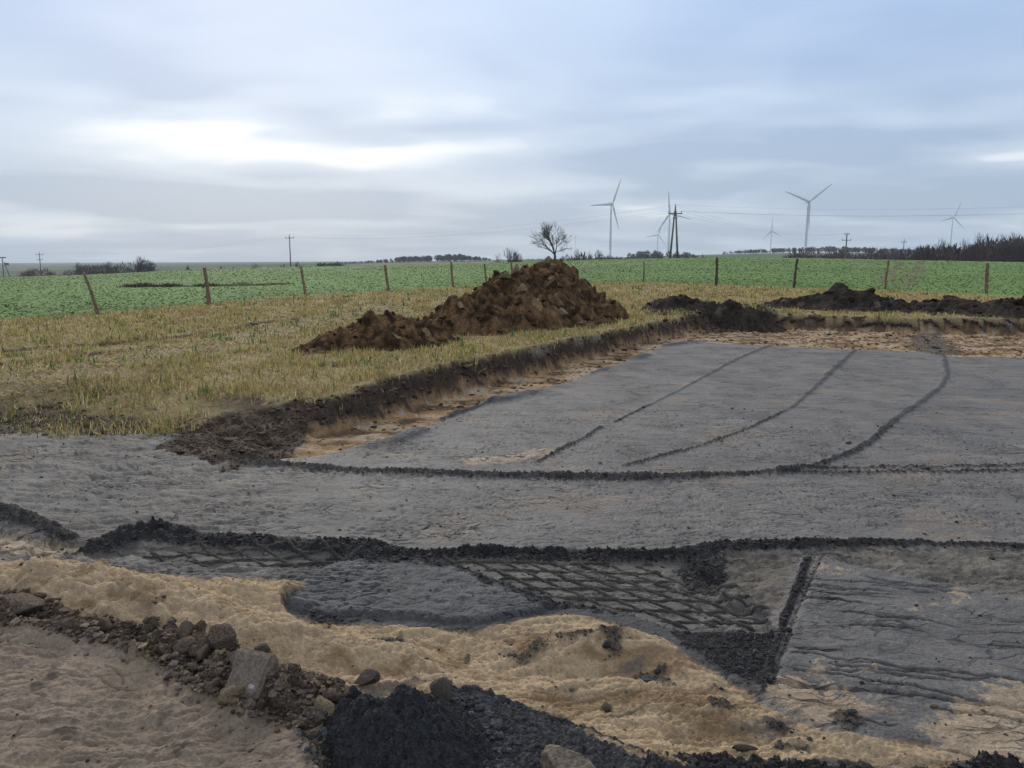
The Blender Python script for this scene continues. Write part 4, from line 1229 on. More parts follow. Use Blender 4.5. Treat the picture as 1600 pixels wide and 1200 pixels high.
# concrete chunk with lime marks
def chunk():
    x_, y_ = W(388, 1070, 0.22); z_ = gz(x_, y_)
    import bmesh
    bm = bmesh.new(); bmesh.ops.create_cube(bm, size=1.0)
    bmesh.ops.scale(bm, vec=(0.175, 0.15, 0.235), verts=bm.verts)
    bmesh.ops.bevel(bm, geom=bm.edges[:], offset=0.014, segments=3, affect='EDGES')
    bmesh.ops.subdivide_edges(bm, edges=[e for e in bm.edges if e.calc_length() > 0.05], cuts=7, use_grid_fill=True)
    bmesh.ops.triangulate(bm, faces=bm.faces)
    v_ = np.array([p.co[:] for p in bm.verts]); f_ = np.array([[p.index for p in q_.verts] for q_ in bm.faces]); bm.free()
    n = fbm3(v_, 9.0, 4, 31)
    v_ = v_ + (v_ / (np.linalg.norm(v_, axis=1, keepdims=True) + 1e-6)) * (n * 0.022 + fbm3(v_, 30.0, 3, 32) * 0.008)[:, None]
    v_[:, 0] *= 1 + 0.25 * (v_[:, 2] / 0.3)
    root = empty('concrete_chunk', (x_, y_, z_))
    tag(root, 'muddy block-shaped concrete chunk with white lime marks, stuck in the soil bank', 'concrete chunk')
    body = mesh_np('block', v_, f_, M_BLOCK, root, True)
    body.rotation_euler = (-0.85, 0.12, -0.15); body.location = (0.0, 0.05, 0.10)
    for (a, b_, c_, sx) in ((0.045, -0.082, -0.05, .028), (-0.01, -0.081, -0.075, .020)):
        vv, ff = lump_mesh(33, ICO3, 1.3, 0.3)
        m_ = mesh_np('lime_mark', vv * np.array((sx, 0.006, sx * 0.45)), ff, M_WHITE, body, True)
        m_.location = (a, b_ + 0.009, c_); m_.rotation_euler = (0, 0.4, 0)
    return root


chunk()

# ------------------------------------------------------------------ stubble grass on the verge
bare_full = np.zeros((NR, NA)); bare_full[:NEAR] = np.maximum(bare, 0); sw_full = np.zeros((NR, NA)); sw_full[:NEAR] = swath
tp_full = np.ones((NR, NA)); tp_full[:NEAR] = t_pit
gp_ = sdist(xn, yn, WP([(90, 650), (230, 652), (275, 668), (160, 676), (40, 668), (30, 655)], 0.3))


def verge_points(n, seed, rmin=7.5, rmax=62.0):
    rs = np.random.default_rng(seed)
    r = np.exp(rs.uniform(math.log(rmin), math.log(rmax), n)); a = rs.uniform(-0.72, 0.72, n)
    xs, ys = r * np.sin(a), r * np.cos(a)
    z_, i, j = gz_many(xs, ys)
    cl = fbm(xs, ys, 1.2, 3, 911) + 0.5 * fbm(xs, ys, 5.0, 2, 912)
    pp = azpx(xs, ys)
    lim = np.where(pp > 330, 0.80, 0.06)
    ok = (zone[i, j] == 4) & (tp_full[i, j] > lim + np.where(pp > 330, 0.10, 0.40) * (cl + 0.30)) & (bare_full[i, j] < 0.45 + 0.3 * cl) & (FIELDM[i, j] < 0.6)
    dens = np.clip(0.70 + 1.1 * cl, 0.12, 1)
    near_patch = (xs ** 2 + ys ** 2 < 200) & (xs < 0)
    pk = np.full(n, 9.0); pk[near_patch] = sdist(xs[near_patch], ys[near_patch], WP([(25, 655), (90, 648), (230, 650), (285, 662), (270, 676), (160, 682), (40, 672)], 0.12))
    ok |= (pk < 0.25 * cl - 0.02) & (tp_full[i, j] > 0.005)
    ok &= rs.uniform(size=n) < dens
    # not through the soil heaps
    occ = set()
    for mx, my in MOUNDS:
        occ.update(zip((mx / 0.15).astype(int), (my / 0.15).astype(int)))
    keyok = np.array([(int(p / 0.15), int(q_ / 0.15)) not in occ for p, q_ in zip(xs, ys)])
    ok &= keyok
    return xs[ok], ys[ok], z_[ok], sw_full[i, j][ok], r[ok], cl[ok]


def blades(name, label, n, seed, per, hmin, hmax, pal, mat, wk=0.00075, flatten=True, lie=None):
    xs, ys, z_, sw_, r, cl = verge_points(n, seed)
    rs = np.random.default_rng(seed + 1)
    m = len(xs)
    xs, ys, z_, sw_, r, cl = [np.repeat(q_, per) for q_ in (xs, ys, z_, sw_, r, cl)]
    N = len(xs); sp = 0.05 + 0.0025 * r
    xs = xs + rs.normal(0, 1, N) * sp; ys = ys + rs.normal(0, 1, N) * sp
    z_, _, _ = gz_many(xs, ys)
    h = rs.uniform(hmin, hmax, N) * np.clip(0.9 + 1.1 * cl, 0.35, 1.9) * (1 + 0.004 * r)
    lean = np.where(rs.uniform(size=N) < 0.45, rs.uniform(0.6, 1.5, N), rs.uniform(0, 0.55, N))
    if flatten: lean = np.where(sw_ > 0.4, rs.uniform(1.2, 1.5, N), lean)
    if lie: lean = rs.uniform(lie, 1.53, N)
    la = rs.uniform(0, 6.28, N)
    wd = np.maximum(0.004, r * wk) * rs.uniform(0.6, 1.4, N)
    fa = rs.uniform(0, 6.28, N)
    dx, dy = np.cos(fa) * wd, np.sin(fa) * wd
    tx, ty, tz = xs + np.cos(la) * np.sin(lean) * h, ys + np.sin(la) * np.sin(lean) * h, z_ + np.cos(lean) * h + 0.01
    V_ = np.stack([np.stack([xs - dx, ys - dy, z_ - 0.01], -1), np.stack([xs + dx, ys + dy, z_ - 0.01], -1),
                   np.stack([tx + dx * .35, ty + dy * .35, tz], -1)], 1).reshape(-1, 3)
    F_ = np.arange(N * 3).reshape(-1, 3)
    base = np.repeat(rs.integers(len(pal), size=m), per)
    own = rs.integers(len(pal), size=N)
    c = np.array(pal)[np.where(rs.uniform(size=N) < 0.6, base, own)] * rs.uniform(0.7, 1.3, (N, 1))
    o = mesh_np(name, V_, F_, mat, None, False, np.repeat(c, 3, 0))
    return tag(o, label, kind='stuff')


M_BLADE = mat_attr('dry_stalks', 30, 0.1, 0.0, 0.01, scale2=5, amt2=0.1, spec=0.1, rough=0.8)
STRAW = [(0.60, 0.45, 0.175), (0.54, 0.39, 0.16), (0.64, 0.51, 0.26), (0.42, 0.30, 0.14), (0.56, 0.47, 0.14), (0.38, 0.36, 0.10), (0.29, 0.20, 0.105)]
blades('stubble_grass', 'short yellow straw stubble on the verge', 62000, 921, 6, 0.04, 0.115, STRAW, M_BLADE)
blades('flattened_straw', 'flattened pale straw lying over the verge', 34000, 925, 4, 0.10, 0.22, [(0.50, 0.40, 0.22), (0.42, 0.31, 0.15), (0.34, 0.245, 0.125), (0.27, 0.19, 0.10)], M_BLADE, 0.0006, True, 1.25)
blades('green_sprouts', 'scattered green volunteer sprouts in the stubble', 2300, 931, 7, 0.06, 0.16, [(0.15, 0.24, 0.06), (0.20, 0.28, 0.08), (0.11, 0.20, 0.07)], M_BLADE, 0.0011, False)

# ------------------------------------------------------------------ crop leaves in the field
def crop():
    rs = np.random.default_rng(941); n = 160000
    a = rs.uniform(-0.72, 0.72, n); rb = np.interp(a, V_AZ, V_R)
    r = rb * np.exp(rs.uniform(-0.01, 1.6, n) ** 1.15)
    r = np.minimum(r, 150)
    k = r < 149; a, r = a[k], r[k]; n = len(r)
    # plants stand in drilled rows
    xs, ys = r * np.sin(a), r * np.cos(a)
    z_, i, j = gz_many(xs, ys)
    ok = (FIELDM[i, j] > 0.55) & (fbm(xs, ys, 0.8, 3, 943) > -0.38)
    xs, ys, z_, r = xs[ok], ys[ok], z_[ok], r[ok]; n = len(r)
    L = (0.06 + 0.0010 * r) * rs.uniform(0.6, 1.35, n); wd = L * rs.uniform(0.32, 0.5, n)
    fa = rs.uniform(0, 6.28, n); up = rs.uniform(0.0, 0.40, n)
    d = np.stack([np.cos(fa) * np.cos(up), np.sin(fa) * np.cos(up), np.sin(up)], -1); sd_ = np.stack([-np.sin(fa), np.cos(fa), rs.normal(0, .25, n)], -1)
    p = np.stack([xs, ys, z_ + 0.01], -1)
    droop = np.zeros((n, 3)); droop[:, 2] = -0.10 * L
    V_ = np.stack([p, p + d * (L * .55)[:, None] + sd_ * wd[:, None], p + d * L[:, None] + droop, p + d * (L * .55)[:, None] - sd_ * wd[:, None]], 1).reshape(-1, 3)
    F_ = np.arange(n * 4).reshape(-1, 4)
    pal = np.array([(0.165, 0.255, 0.078), (0.19, 0.28, 0.088), (0.145, 0.23, 0.085), (0.215, 0.305, 0.098), (0.18, 0.265, 0.115), (0.25, 0.295, 0.085)])
    patch = 1 + 0.35 * fbm(xs, ys, 0.12, 3, 945)
    c = pal[rs.integers(len(pal), size=n)] * (rs.uniform(0.82, 1.18, n) * patch)[:, None]
    o = mesh_np('crop_leaves', V_, F_, M_BLADE, None, False, np.repeat(c, 4, 0))
    tag(o, 'low green crop leaves covering the field', kind='stuff')


crop()


def weed_strip():
    rs = np.random.default_rng(951); n = 5000
    ln = np.array([G(195, 450), G(260, 449.5), G(330, 449), G(400, 447.5), G(450, 446)])
    t = rs.uniform(0, 4, n) ** 1.0; k = np.clip(t.astype(int), 0, 3); f_ = (t - k)[:, None]
    p = ln[k] * (1 - f_) + ln[k + 1] * f_
    xs, ys = p[:, 0] + rs.normal(0, .12, n), p[:, 1] + rs.normal(0, .5, n)
    z_, _, _ = gz_many(xs, ys)
    gapm = noise2(xs * 0.5, ys * 0.0, 952)
    h = np.clip(rs.uniform(0.06, 0.28, n) * (1 + 1.5 * gapm) * np.interp(t, [0, 2.2, 4], [1, .8, .35]), 0.02, 0.5)
    fa, la = rs.uniform(0, 6.28, n), rs.uniform(0, 6.28, n); wd = 0.03
    V_ = np.stack([np.stack([xs - np.cos(fa) * wd, ys - np.sin(fa) * wd, z_ - .02], -1), np.stack([xs + np.cos(fa) * wd, ys + np.sin(fa) * wd, z_ - .02], -1),
                   np.stack([xs + np.cos(la) * h * .5, ys + np.sin(la) * h * .5, z_ + h], -1)], 1).reshape(-1, 3)
    pal = np.where((t < 2.3)[:, None], np.array([(0.095, 0.070, 0.048)]), np.array([(0.27, 0.20, 0.12)]))
    c = pal * rs.uniform(0.6, 1.5, (n, 1))
    o = mesh_np('weed_strip', V_, np.arange(3 * n).reshape(-1, 3), M_BLADE, None, False, np.repeat(c, 3, 0))
    tag(o, 'strip of brown dead weeds crossing the green field', kind='stuff')


weed_strip()

# ------------------------------------------------------------------ fence posts
M_POST = mat_plain('rough_pine_post', (0.27, 0.185, 0.115), 0.9, 3.5, 0.4, 0.8, 0.15, col2=(0.115, 0.075, 0.05), stretch=(6, 6, 1.5))
M_POSTD = mat_plain('dark_pine_post', (0.115, 0.085, 0.062), 0.9, 3.5, 0.4, 0.8, 0.15, col2=(0.06, 0.045, 0.035), stretch=(6, 6, 1.5))
M_CUT = mat_plain('cut_wood', (0.42, 0.31, 0.20), 0.85, 12, 0.2)


def post(xt, yt, xb, yb, r, label, seed, mat=M_POST, group='fence posts along the field edge'):
    bx, by = G(xb, yb); bz = gz(bx, by)
    top = AT(xt, yt, by * 1.0)
    root = empty('fence_post', (bx, by, bz)); tag(root, label, 'fence post', group)
    rs = np.random.default_rng(seed); n, m = 12, 26
    tv = Vector(top) - Vector((bx, by, bz)); L = tv.length
    kn = rs.uniform(0.1, 0.95, 9); ka = rs.uniform(0, 6.28, 9)
    V_ = []
    for i in range(m):
        t = i / (m - 1); ctr = tv * (t * 1.0) - Vector((0, 0, 0.15 * (1 - t)))
        bow = math.sin(t * 3.1) * 0.03 * math.sin(seed)
        for k in range(n):
            a = 2 * math.pi * k / n
            rr_ = r * (1.08 - 0.22 * t) * (1 + 0.10 * math.sin(a * 2 + seed + t * 3) + rs.normal(0, 0.045))
            for q_, w_ in zip(kn, ka):
                rr_ += r * 0.42 * math.exp(-((t - q_) / 0.022) ** 2) * max(0, math.cos(a - w_)) ** 3
            V_.append((ctr.x + math.cos(a) * rr_ + bow, ctr.y + math.sin(a) * rr_, ctr.z))
    F_ = []
    for i in range(m - 1):
        for k in range(n):
            F_.append((i * n + k, i * n + (k + 1) % n, (i + 1) * n + (k + 1) % n, (i + 1) * n + k))
    mesh_np('shaft', np.array(V_), np.array(F_), mat, root, True)
    tp = V_[-n:]; c = np.mean(tp, 0)
    CV = [tuple(p) for p in tp] + [(c[0], c[1], c[2] + 0.008)]
    mesh_np('cut_end', np.array(CV), np.array([(k, (k + 1) % n, n) for k in range(n)]), M_CUT, root, False)
    return root


SLEND = 'slender rough wooden fence post standing where the stubble meets the green crop'
post(131, 426, 155, 492, 0.052, 'rough wooden fence post leaning strongly sideways at the edge of the crop', 1)
post(319, 418, 327, 477, 0.075, 'thickest knotty fence post with a flat sawn top, in front of the weed strip', 2)
post(470, 416, 478, 463, 0.060, 'leaning fence post beside a far utility pole', 3)
post(602, 414, 608, 455, 0.072, 'fence post with pale peeled bark patches', 4)
post(705, 410, 709, 449, 0.062, 'slender rough fence post behind the small heap, next to the peeled post', 5)
post(757, 412, 761, 446, 0.058, 'slender fence post beside the left shoulder of the large soil mound', 6)
post(799, 410, 800, 442, 0.060, 'fence post mostly hidden behind the large soil mound', 7)
post(1006, 408, 1005, 441, 0.050, 'pale orange-brown fence post before the A-frame pole', 8)
post(1120, 402, 1119, 447, 0.075, 'dark upright fence post behind the pit corner', 9, M_POSTD)
post(1246, 404, 1240, 451, 0.068, 'dark leaning fence post behind the long black heap', 10, M_POSTD)
post(1389, 407, 1383, 454, 0.058, 'leaning fence post beside the tractor tracks in the crop', 11)
post(1543, 411, 1542, 461, 0.070, 'upright fence post behind the rounded black heap', 12)
# thin stake
sx_, sy_ = G(459, 476)
stk = MB().tube((0, 0, -0.05), (0.01, 0, 0.5), 0.012, 0.008, 6).build('thin_stake', M_POSTD); stk.location = (sx_, sy_, gz(sx_, sy_))
tag(stk, 'thin dark stick standing in the stubble before the leaning post', 'stake')
sx_, sy_ = W(994, 502, 0.5)
stk = MB().tube((0, 0, -0.05), (0.0, 0, 0.22), 0.018, 0.016, 6).build('marker_peg', mat_plain('yellow_peg', (0.35, 0.36, 0.06), 0.7)); stk.location = (sx_, sy_, gz(sx_, sy_))
tag(stk, 'short yellow-green survey peg on the rim of the cut', 'peg')

# ------------------------------------------------------------------ utility poles and wires
M_CONC = mat_plain('grey_concrete_pole', (0.13, 0.125, 0.12), 0.85, 2, 0.2)
M_STEEL = mat_plain('dull_steel', (0.17, 0.175, 0.185), 0.6, 6, 0.2, metal=0.3)
M_INSUL = mat_plain('brown_insulator', (0.12, 0.085, 0.07), 0.35, 6, 0.2)
M_WIRE = mat_plain('aluminium_wire', (0.16, 0.165, 0.175), 0.6, 3, 0.1)


def insul(root, x_, z_, y_=0.0):
    MB().tube((x_, y_, z_), (x_, y_, z_ + 0.18), 0.05, 0.05, 6).tube((x_, y_, z_ + 0.18), (x_, y_, z_ + 0.36), 0.10, 0.06, 8).build('insulator', M_INSUL, root, False)


def single_pole(px_, py_top, dist, arms, label, rz=0.0, thick=0.16, pin=True):
    p = AT(px_, py_top, dist); z0 = gz(p[0], p[1]); h = p[2] - z0
    root = empty('utility_pole', (p[0], p[1], z0), rz); tag(root, label, 'utility pole', 'poles of the overhead power lines')
    MB().tube((0, 0, -0.3), (0, 0, h - 0.45), thick * 1.25, thick * 0.8, 10).build('pole', M_CONC, root, True)
    for (dz, half, ins) in arms:
        MB().box((0, 0, h - dz), half * 2, 0.14, 0.16).build('cross_arm', M_STEEL, root)
        for xx in ins: insul(root, xx, h - dz + 0.08)
    if pin:
        MB().tube((0, 0, h - 0.5), (0, 0, h - 0.2), 0.06, 0.05, 6).build('top_pin', M_STEEL, root); insul(root, 0, h - 0.36)
    return root, p, h


# A-frame pole
pa = AT(1055.5, 320, 146.0); za = gz(pa[0], pa[1]); ha = pa[2] - za
ap = empty('utility_pole', (pa[0], pa[1], za)); tag(ap, 'tall A-frame concrete pole standing in the far edge of the crop', 'utility pole', 'poles of the overhead power lines')
for sx in (-1, 1):
    MB().tube((sx * 0.72, 0, -0.3), (sx * 0.10, 0, ha - 1.2), 0.21, 0.14, 10).build('leg', M_CONC, ap, True)
MB().tube((0, 0, ha - 1.9), (0, 0, ha - 0.2), 0.2, 0.12, 10).build('pole_head', M_CONC, ap, True)
MB().box((0, 0, ha - 1.55), 3.0, 0.16, 0.18, 0.35).build('cross_arm', M_STEEL, ap)
MB().box((0, 0, ha - 2.4), 0.9, 0.25, 0.16).build('brace', M_STEEL, ap)
for xx in (-1.35, 1.35): insul(ap, xx * math.cos(.35), ha - 1.46, xx * math.sin(.35))
insul(ap, 0, ha - 0.25)
A1 = (0.0, [(-1.35, -1.2), (1.35, -1.2), (0, 0.0)])
pb, pB, hB = single_pole(452, 366, 235, [(1.1, 1.25, (-1.15, 1.15))], 'slim pole with one cross arm rising over the left of the crop', 0.3)
pc, pC, hC = single_pole(61, 393, 300, [(1.2, 1.35, (-1.2, 1.2)), (3.1, 1.0, (-0.9, 0.9))], 'pole with two cross arms near the dark hedge', 0.3)
# transformer pole at the picture's edge
pt = AT(4, 401, 330); zt = gz(pt[0], pt[1]); ht = pt[2] - zt
tpz = empty('transformer_pole', (pt[0], pt[1], zt)); tag(tpz, 'two-legged pole carrying a transformer box beyond the hedge', 'utility pole', 'poles of the overhead power lines')
MB().tube((-0.4, 0, -.3), (-0.2, 0, ht - .6), 0.24, 0.16, 8).build('leg', M_CONC, tpz, True)
MB().tube((2.9, 0, -.3), (0.3, 0, ht - 2.2), 0.22, 0.15, 8).build('leg', M_CONC, tpz, True)
MB().box((0, 0, ht - .4), 2.6, .3, .5).build('cross_arm', M_STEEL, tpz)
MB().box((1.4, 0, ht - 3.0), 1.3, .8, .9).build('transformer', M_STEEL, tpz)
MB().box((0.9, 0, ht - 3.55), 2.6, .9, .14).build('platform', M_STEEL, tpz)
pd, pD, hD = single_pole(1323.5, 364, 225, [(0.35, 0.75, (-0.65, 0, 0.65)), (2.05, 1.35, (-1.2, 1.2))], 'dark pole with three upright insulators on its top arm', 0.0, 0.2, False)
pe, pE, hE = single_pole(1413, 373, 290, [(1.3, 1.2, (-1.1, 1.1))], 'thin pole before the dark wood', 0.2, 0.16)


def wire(p0, p1, sag, label, r=0.009):
    pts = []
    for k in range(25):
        t = k / 24; p = Vector(p0).lerp(Vector(p1), t); p.z -= sag * 4 * t * (1 - t); pts.append(p)
    base = pts[0].copy()
    o = MB().path([p - base for p in pts], r, 5).build('overhead_wire', M_WIRE); o.location = base
    return tag(o, label, 'wire', 'overhead wires')


def end(root_loc, h, dx, dz, rz=0.3): return (root_loc[0] + dx * math.cos(rz), root_loc[1] + dx * math.sin(rz), root_loc[2] - dz)


pR = AT(2000, 300, 120.0)
for k, (dxA, dzA, dxB, dzB) in enumerate(((-1.35, 1.1, -1.15, 0.7), (1.35, 1.1, 1.15, 0.7), (0, 0.0, 0, 0.1))):
    wn = ('left lower wire', 'right lower wire', 'topmost wire')[k]
    wire(end(pa, ha, dxA, dzA), end(pB, hB, dxB, dzB), 2.2, wn + ', strung from the A-frame pole to the slim one-armed pole')
    wire(end(pB, hB, dxB, dzB), end(pC, hC, dxB, dzB), 2.0, wn + ', from the one-armed pole to the two-armed pole')
    wire(end(pa, ha, dxA, dzA), end(pR, 0, dxA, dzA), 1.6, wn + ', running from the A-frame pole out over the dark wood')
    wire(end(pa, ha, dxA, dzA), end(pD, hD, (-0.65, 0.65, 0)[k], 0.15, 0.0), 2.0, wn + ', dropping from the A-frame pole to the pole with three insulators')
zr = gz(pR[0], pR[1])
pr_ = empty('utility_pole', (pR[0], pR[1], zr)); tag(pr_, 'line pole beyond the dark wood', 'utility pole', 'poles of the overhead power lines')
MB().tube((0, 0, -.3), (0, 0, pR[2] - zr), .2, .13, 8).build('pole', M_CONC, pr_, True)
MB().box((0, 0, pR[2] - zr - 1.2), 3.0, .15, .16, .3).build('cross_arm', M_STEEL, pr_)

# ------------------------------------------------------------------ wind turbines
M_TURB = mat_plain('white_turbine_paint', (0.62, 0.63, 0.64), 0.5, 0.05, 0.04, 0.0, 0.4)
M_NAC = mat_plain('grey_nacelle', (0.45, 0.46, 0.47), 0.5, 0.5, 0.05)


def turbine(px_, py_, dist, rad_px, angs, yaw, label):
    p = AT(px_, py_, dist); z0 = gz(p[0], p[1]); h = p[2] - z0; Rb_ = rad_px / F * dist
    k = Rb_ / 45.0
    root = empty('wind_turbine', (p[0], p[1], z0), yaw); tag(root, label, 'wind turbine', 'wind turbines on the horizon')
    mb = MB()
    for i in range(6): mb.tube((0, 0, h * i / 6 - (1.0 if i == 0 else 0)), (0, 0, h * (i + 1) / 6 - (1.5 if i == 5 else 0)), (2.3 - 0.2 * i) * k, (2.1 - 0.2 * i) * k, 14, i in (0, 5))
    mb.build('tower', M_TURB, root, True)
    nac = MB().box((0, 1.8 * k, h + 0.2), 3.6 * k, 9.5 * k, 3.8 * k).box((0, 5.0 * k, h + 2.5 * k), 2.0 * k, 1.6 * k, 1.2 * k).build('nacelle', M_NAC, root)
    hub = MB().tube((0, -3.0 * k, h), (0, -5.6 * k, h), 1.9 * k, 1.5 * k, 12).tube((0, -5.6 * k, h), (0, -6.6 * k, h), 1.5 * k, 0.4 * k, 12).build('hub', M_TURB, root, True)
    for a in angs:
        a = math.radians(a); ux, uz = math.cos(a), math.sin(a); b_ = MB()
        V_, F_ = [], []
        st = [(0.02, 1.1, 1.1), (0.08, 1.3, 1.0), (0.2, 2.1, 0.55), (0.45, 1.5, 0.36), (0.75, 1.0, 0.22), (0.95, 0.6, 0.12), (1.0, 0.15, 0.05)]
        for (t, ch, th) in st:
            for (c_, s_) in ((1, 0), (0.3, 1), (-0.7, .6), (-1, 0), (-0.7, -.6), (0.3, -1)):
                cx = c_ * ch * k; V_.append((ux * t * Rb_ - uz * cx, -4.4 * k + s_ * th * k + t * t * -1.2 * k, h + uz * t * Rb_ + ux * cx))
        for i in range(len(st) - 1):
            for q_ in range(6): F_.append((i * 6 + q_, i * 6 + (q_ + 1) % 6, (i + 1) * 6 + (q_ + 1) % 6, (i + 1) * 6 + q_))
        mesh_np('blade', np.array(V_), np.array(F_), M_TURB, root, True)
    return root


turbine(955, 319, 1340, 40, (70, 185, 287), 0.45, 'white wind turbine with two blades pointing up and left, behind the lone round shrub')
turbine(1263, 315, 1310, 43, (38, 160, 271), 0.1, 'white wind turbine with two blades spread in a V above the reddish hedge')
turbine(1046.5, 334, 1650, 34, (95, 237, 345), -0.2, 'wind turbine standing right behind the A-frame pole')
turbine(1489, 340, 1800, 25, (66, 193, 318), 0.2, 'wind turbine rising behind the dark wood on the right')
turbine(1205.5, 361, 2600, 20, (92, 220, 332), 0.1, 'faint distant wind turbine over the far ploughed slope')
turbine(1028, 367, 2900, 22, (72, 190, 308), 0.2, 'faint distant wind turbine above the round field tree')
turbine(1043.5, 372, 3300, 10, (0, 180, 90), 1.3, 'tiny far wind turbine seen edge-on next to the A-frame pole')
turbine(899, 371, 3300, 9, (30, 150, 270), 1.2, 'tiny far wind turbine seen beside the bare spreading tree')

# ------------------------------------------------------------------ bare winter trees
def tree_segs(seed, maxl=5, kids=3, spread=0.75, up=0.10, fork=0.22, lenr=0.70):
    rs = np.random.default_rng(seed); segs = []

    def grow(p, d, L, r, lvl):
        n = 3
        for k in range(n):
            d = d + rs.normal(0, 0.13, 3) + np.array((0, 0, up if lvl else 0.05)); d /= np.linalg.norm(d)
            p2 = p + d * (L / n); r2 = r * (0.86 if lvl else 0.93)
            segs.append((*p, *p2, r, r2, lvl)); p = p2; r = r2
            if 0 < lvl < maxl and k < 2 and rs.uniform() < 0.75:
                side(p, d, L * lenr * 0.8, r * 0.55, lvl + 1)
        if lvl < maxl:
            for c in range(kids if lvl else kids + 1): side(p, d, L * (lenr if lvl else 1.55) * rs.uniform(0.8, 1.15), r * 0.66, lvl + 1)

    def side(p, d, L, r, lvl):
        o = rs.normal(size=3); o -= d * (o @ d); o /= np.linalg.norm(o)
        a = spread * rs.uniform(0.5, 1.15)
        grow(p, d * math.cos(a) + o * math.sin(a), L, r, lvl)
    grow(np.zeros(3), np.array((0, 0, 1.0)), fork, 0.036, 0)
    s_ = np.array(segs)
    top = s_[:, 5].max(); half = np.percentile(np.abs(s_[:, 3]), 99)
    s_[:, [2, 5]] /= top; s_[:, [0, 1, 3, 4]] /= 2 * half
    return s_


def tubes(s_, n, rk=1.0, rmin=0.0):
    p0, p1 = s_[:, 0:3], s_[:, 3:6]; r0, r1 = np.maximum(s_[:, 6] * rk, rmin), np.maximum(s_[:, 7] * rk, rmin)
    d = p1 - p0; d = d / (np.linalg.norm(d, axis=1, keepdims=True) + 1e-9)
    ref = np.where(np.abs(d[:, 2:3]) < 0.9, np.array([[0, 0, 1.0]]), np.array([[1.0, 0, 0]]))
    a = np.cross(d, ref); a /= np.linalg.norm(a, axis=1, keepdims=True) + 1e-9; b_ = np.cross(d, a)
    rings = []
    for p, r in ((p0, r0), (p1, r1)):
        for i in range(n):
            t = 2 * math.pi * i / n; rings.append(p + (a * math.cos(t) + b_ * math.sin(t)) * r[:, None])
    V_ = np.stack(rings, 1).reshape(-1, 3); m = len(s_)
    o = (np.arange(m) * 2 * n)[:, None]; F_ = []
    for i in range(n):
        j = (i + 1) % n; F_.append(np.concatenate([o + i, o + j, o + n + j, o + n + i], 1))
    return V_, np.concatenate(F_)


M_BARK = mat_plain('dark_bark', (0.060, 0.049, 0.042), 0.95, 6, 0.3)
M_TWIG = mat_plain('bare_twigs', (0.070, 0.053, 0.047), 0.95, 1, 0.25)
M_TWIGR = mat_plain('reddish_twigs', (0.085, 0.052, 0.046), 0.95, 1, 0.25)
M_EVER = mat_plain('dark_evergreen', (0.030, 0.040, 0.024), 0.95, 1, 0.3)


def make_kind(seed, hgt, twig, **kw):
    """meshes for a tree of unit width and height; hgt only sets how thick twigs are"""
    s_ = tree_segs(seed, **kw)
    lo, hi = s_[s_[:, 8] <= 1], s_[s_[:, 8] > 1]
    V1, F1 = tubes(lo, 6, 1.0); V2, F2 = tubes(hi, 3, 1.0, twig / hgt)
    out = []
    for nm, v_, f_, m_ in (('trunk', V1, F1, M_BARK), ('crown', V2, F2, M_TWIG)):
        t = mesh_np(nm, v_, f_, m_, None, True); out.append(t.data); bpy.data.objects.remove(t)
    return out


KINDS = {'lone': make_kind(1003, 9, 0.014, maxl=5, kids=3, spread=0.52, up=0.05, fork=0.13, lenr=0.76),
         'round': make_kind(1012, 12, 0.035, maxl=4, kids=4, spread=0.7, up=0.10, fork=0.24),
         'tall': make_kind(1023, 14, 0.035, maxl=4, kids=3, spread=0.5, up=0.16, fork=0.3),
         'shrub': make_kind(1031, 6, 0.035, maxl=4, kids=4, spread=0.9, up=0.06, fork=0.05)}


def tree(kind, px_, py_top, dist, wpx, label, name='bare_tree', cat='tree', group=None, crown=None):
    p = AT(px_, py_top, dist); z0 = gz(p[0], p[1]); h = p[2] - z0; wd = wpx / F * dist
    root = empty(name, (p[0], p[1], z0 - 0.1), random.uniform(0, 6.28)); tag(root, label, cat, group)
    for nm, me in zip(('trunk', 'crown'), KINDS[kind]):
        o = bpy.data.objects.new(nm, me); COL.objects.link(o); o.parent = root; o.scale = (wd, wd, h + 0.1)
        if nm == 'crown' and crown: 
            o.material_slots[0].link = 'OBJECT'; o.material_slots[0].material = crown
    return root


tree('lone', 867, 344, 150, 66, 'lone bare tree with wide spreading crown rising behind the large soil mound')
tree('round', 794, 386, 300, 34, 'rounded bare tree beyond the field, tallest of the three left of the lone tree')
tree('tall', 779, 394, 310, 14, 'narrow bare tree on the near side of the far wood')
tree('round', 808, 389, 320, 20, 'small bare tree close behind the hidden fence post')
tree('tall', 905, 387, 270, 16, 'slim bare tree beside the spreading lone tree')
tree('round', 926, 389, 270, 30, 'bushy bare tree right of the slim one, before the nearest turbine')
tree('shrub', 953, 397, 260, 16, 'dark shrub at the foot of the turbine tower', 'shrub', 'shrub')
tree('round', 1029, 397, 230, 26, 'rounded field tree left of the A-frame pole')
tree('shrub', 1101, 395, 260, 13, 'small lone shrub between the A-frame pole and the dark fence post', 'shrub', 'shrub')
tree('round', 205, 400, 330, 42, 'biggest bare tree standing in the hedge beyond the crop')
tree('round', 126, 409, 340, 16, 'bare tree standing apart in the hedge by the leaning fence post')
tree('tall', 165, 407, 345, 18, 'bare tree in the hedge between the separate one and the biggest')
tree('round', 226, 406, 345, 26, 'bare tree joined to the biggest hedge tree')
tree('shrub', 293, 413, 360, 12, 'grey shrub beyond the crop beside the thickest fence post', 'shrub', 'shrub')
tree('shrub', 348, 414, 330, 13, 'low shrub on the field skyline past the thickest fence post', 'shrub', 'shrub')
tree('tall', 398, 410, 420, 14, 'thin bare tree on the skyline before the slim pole')
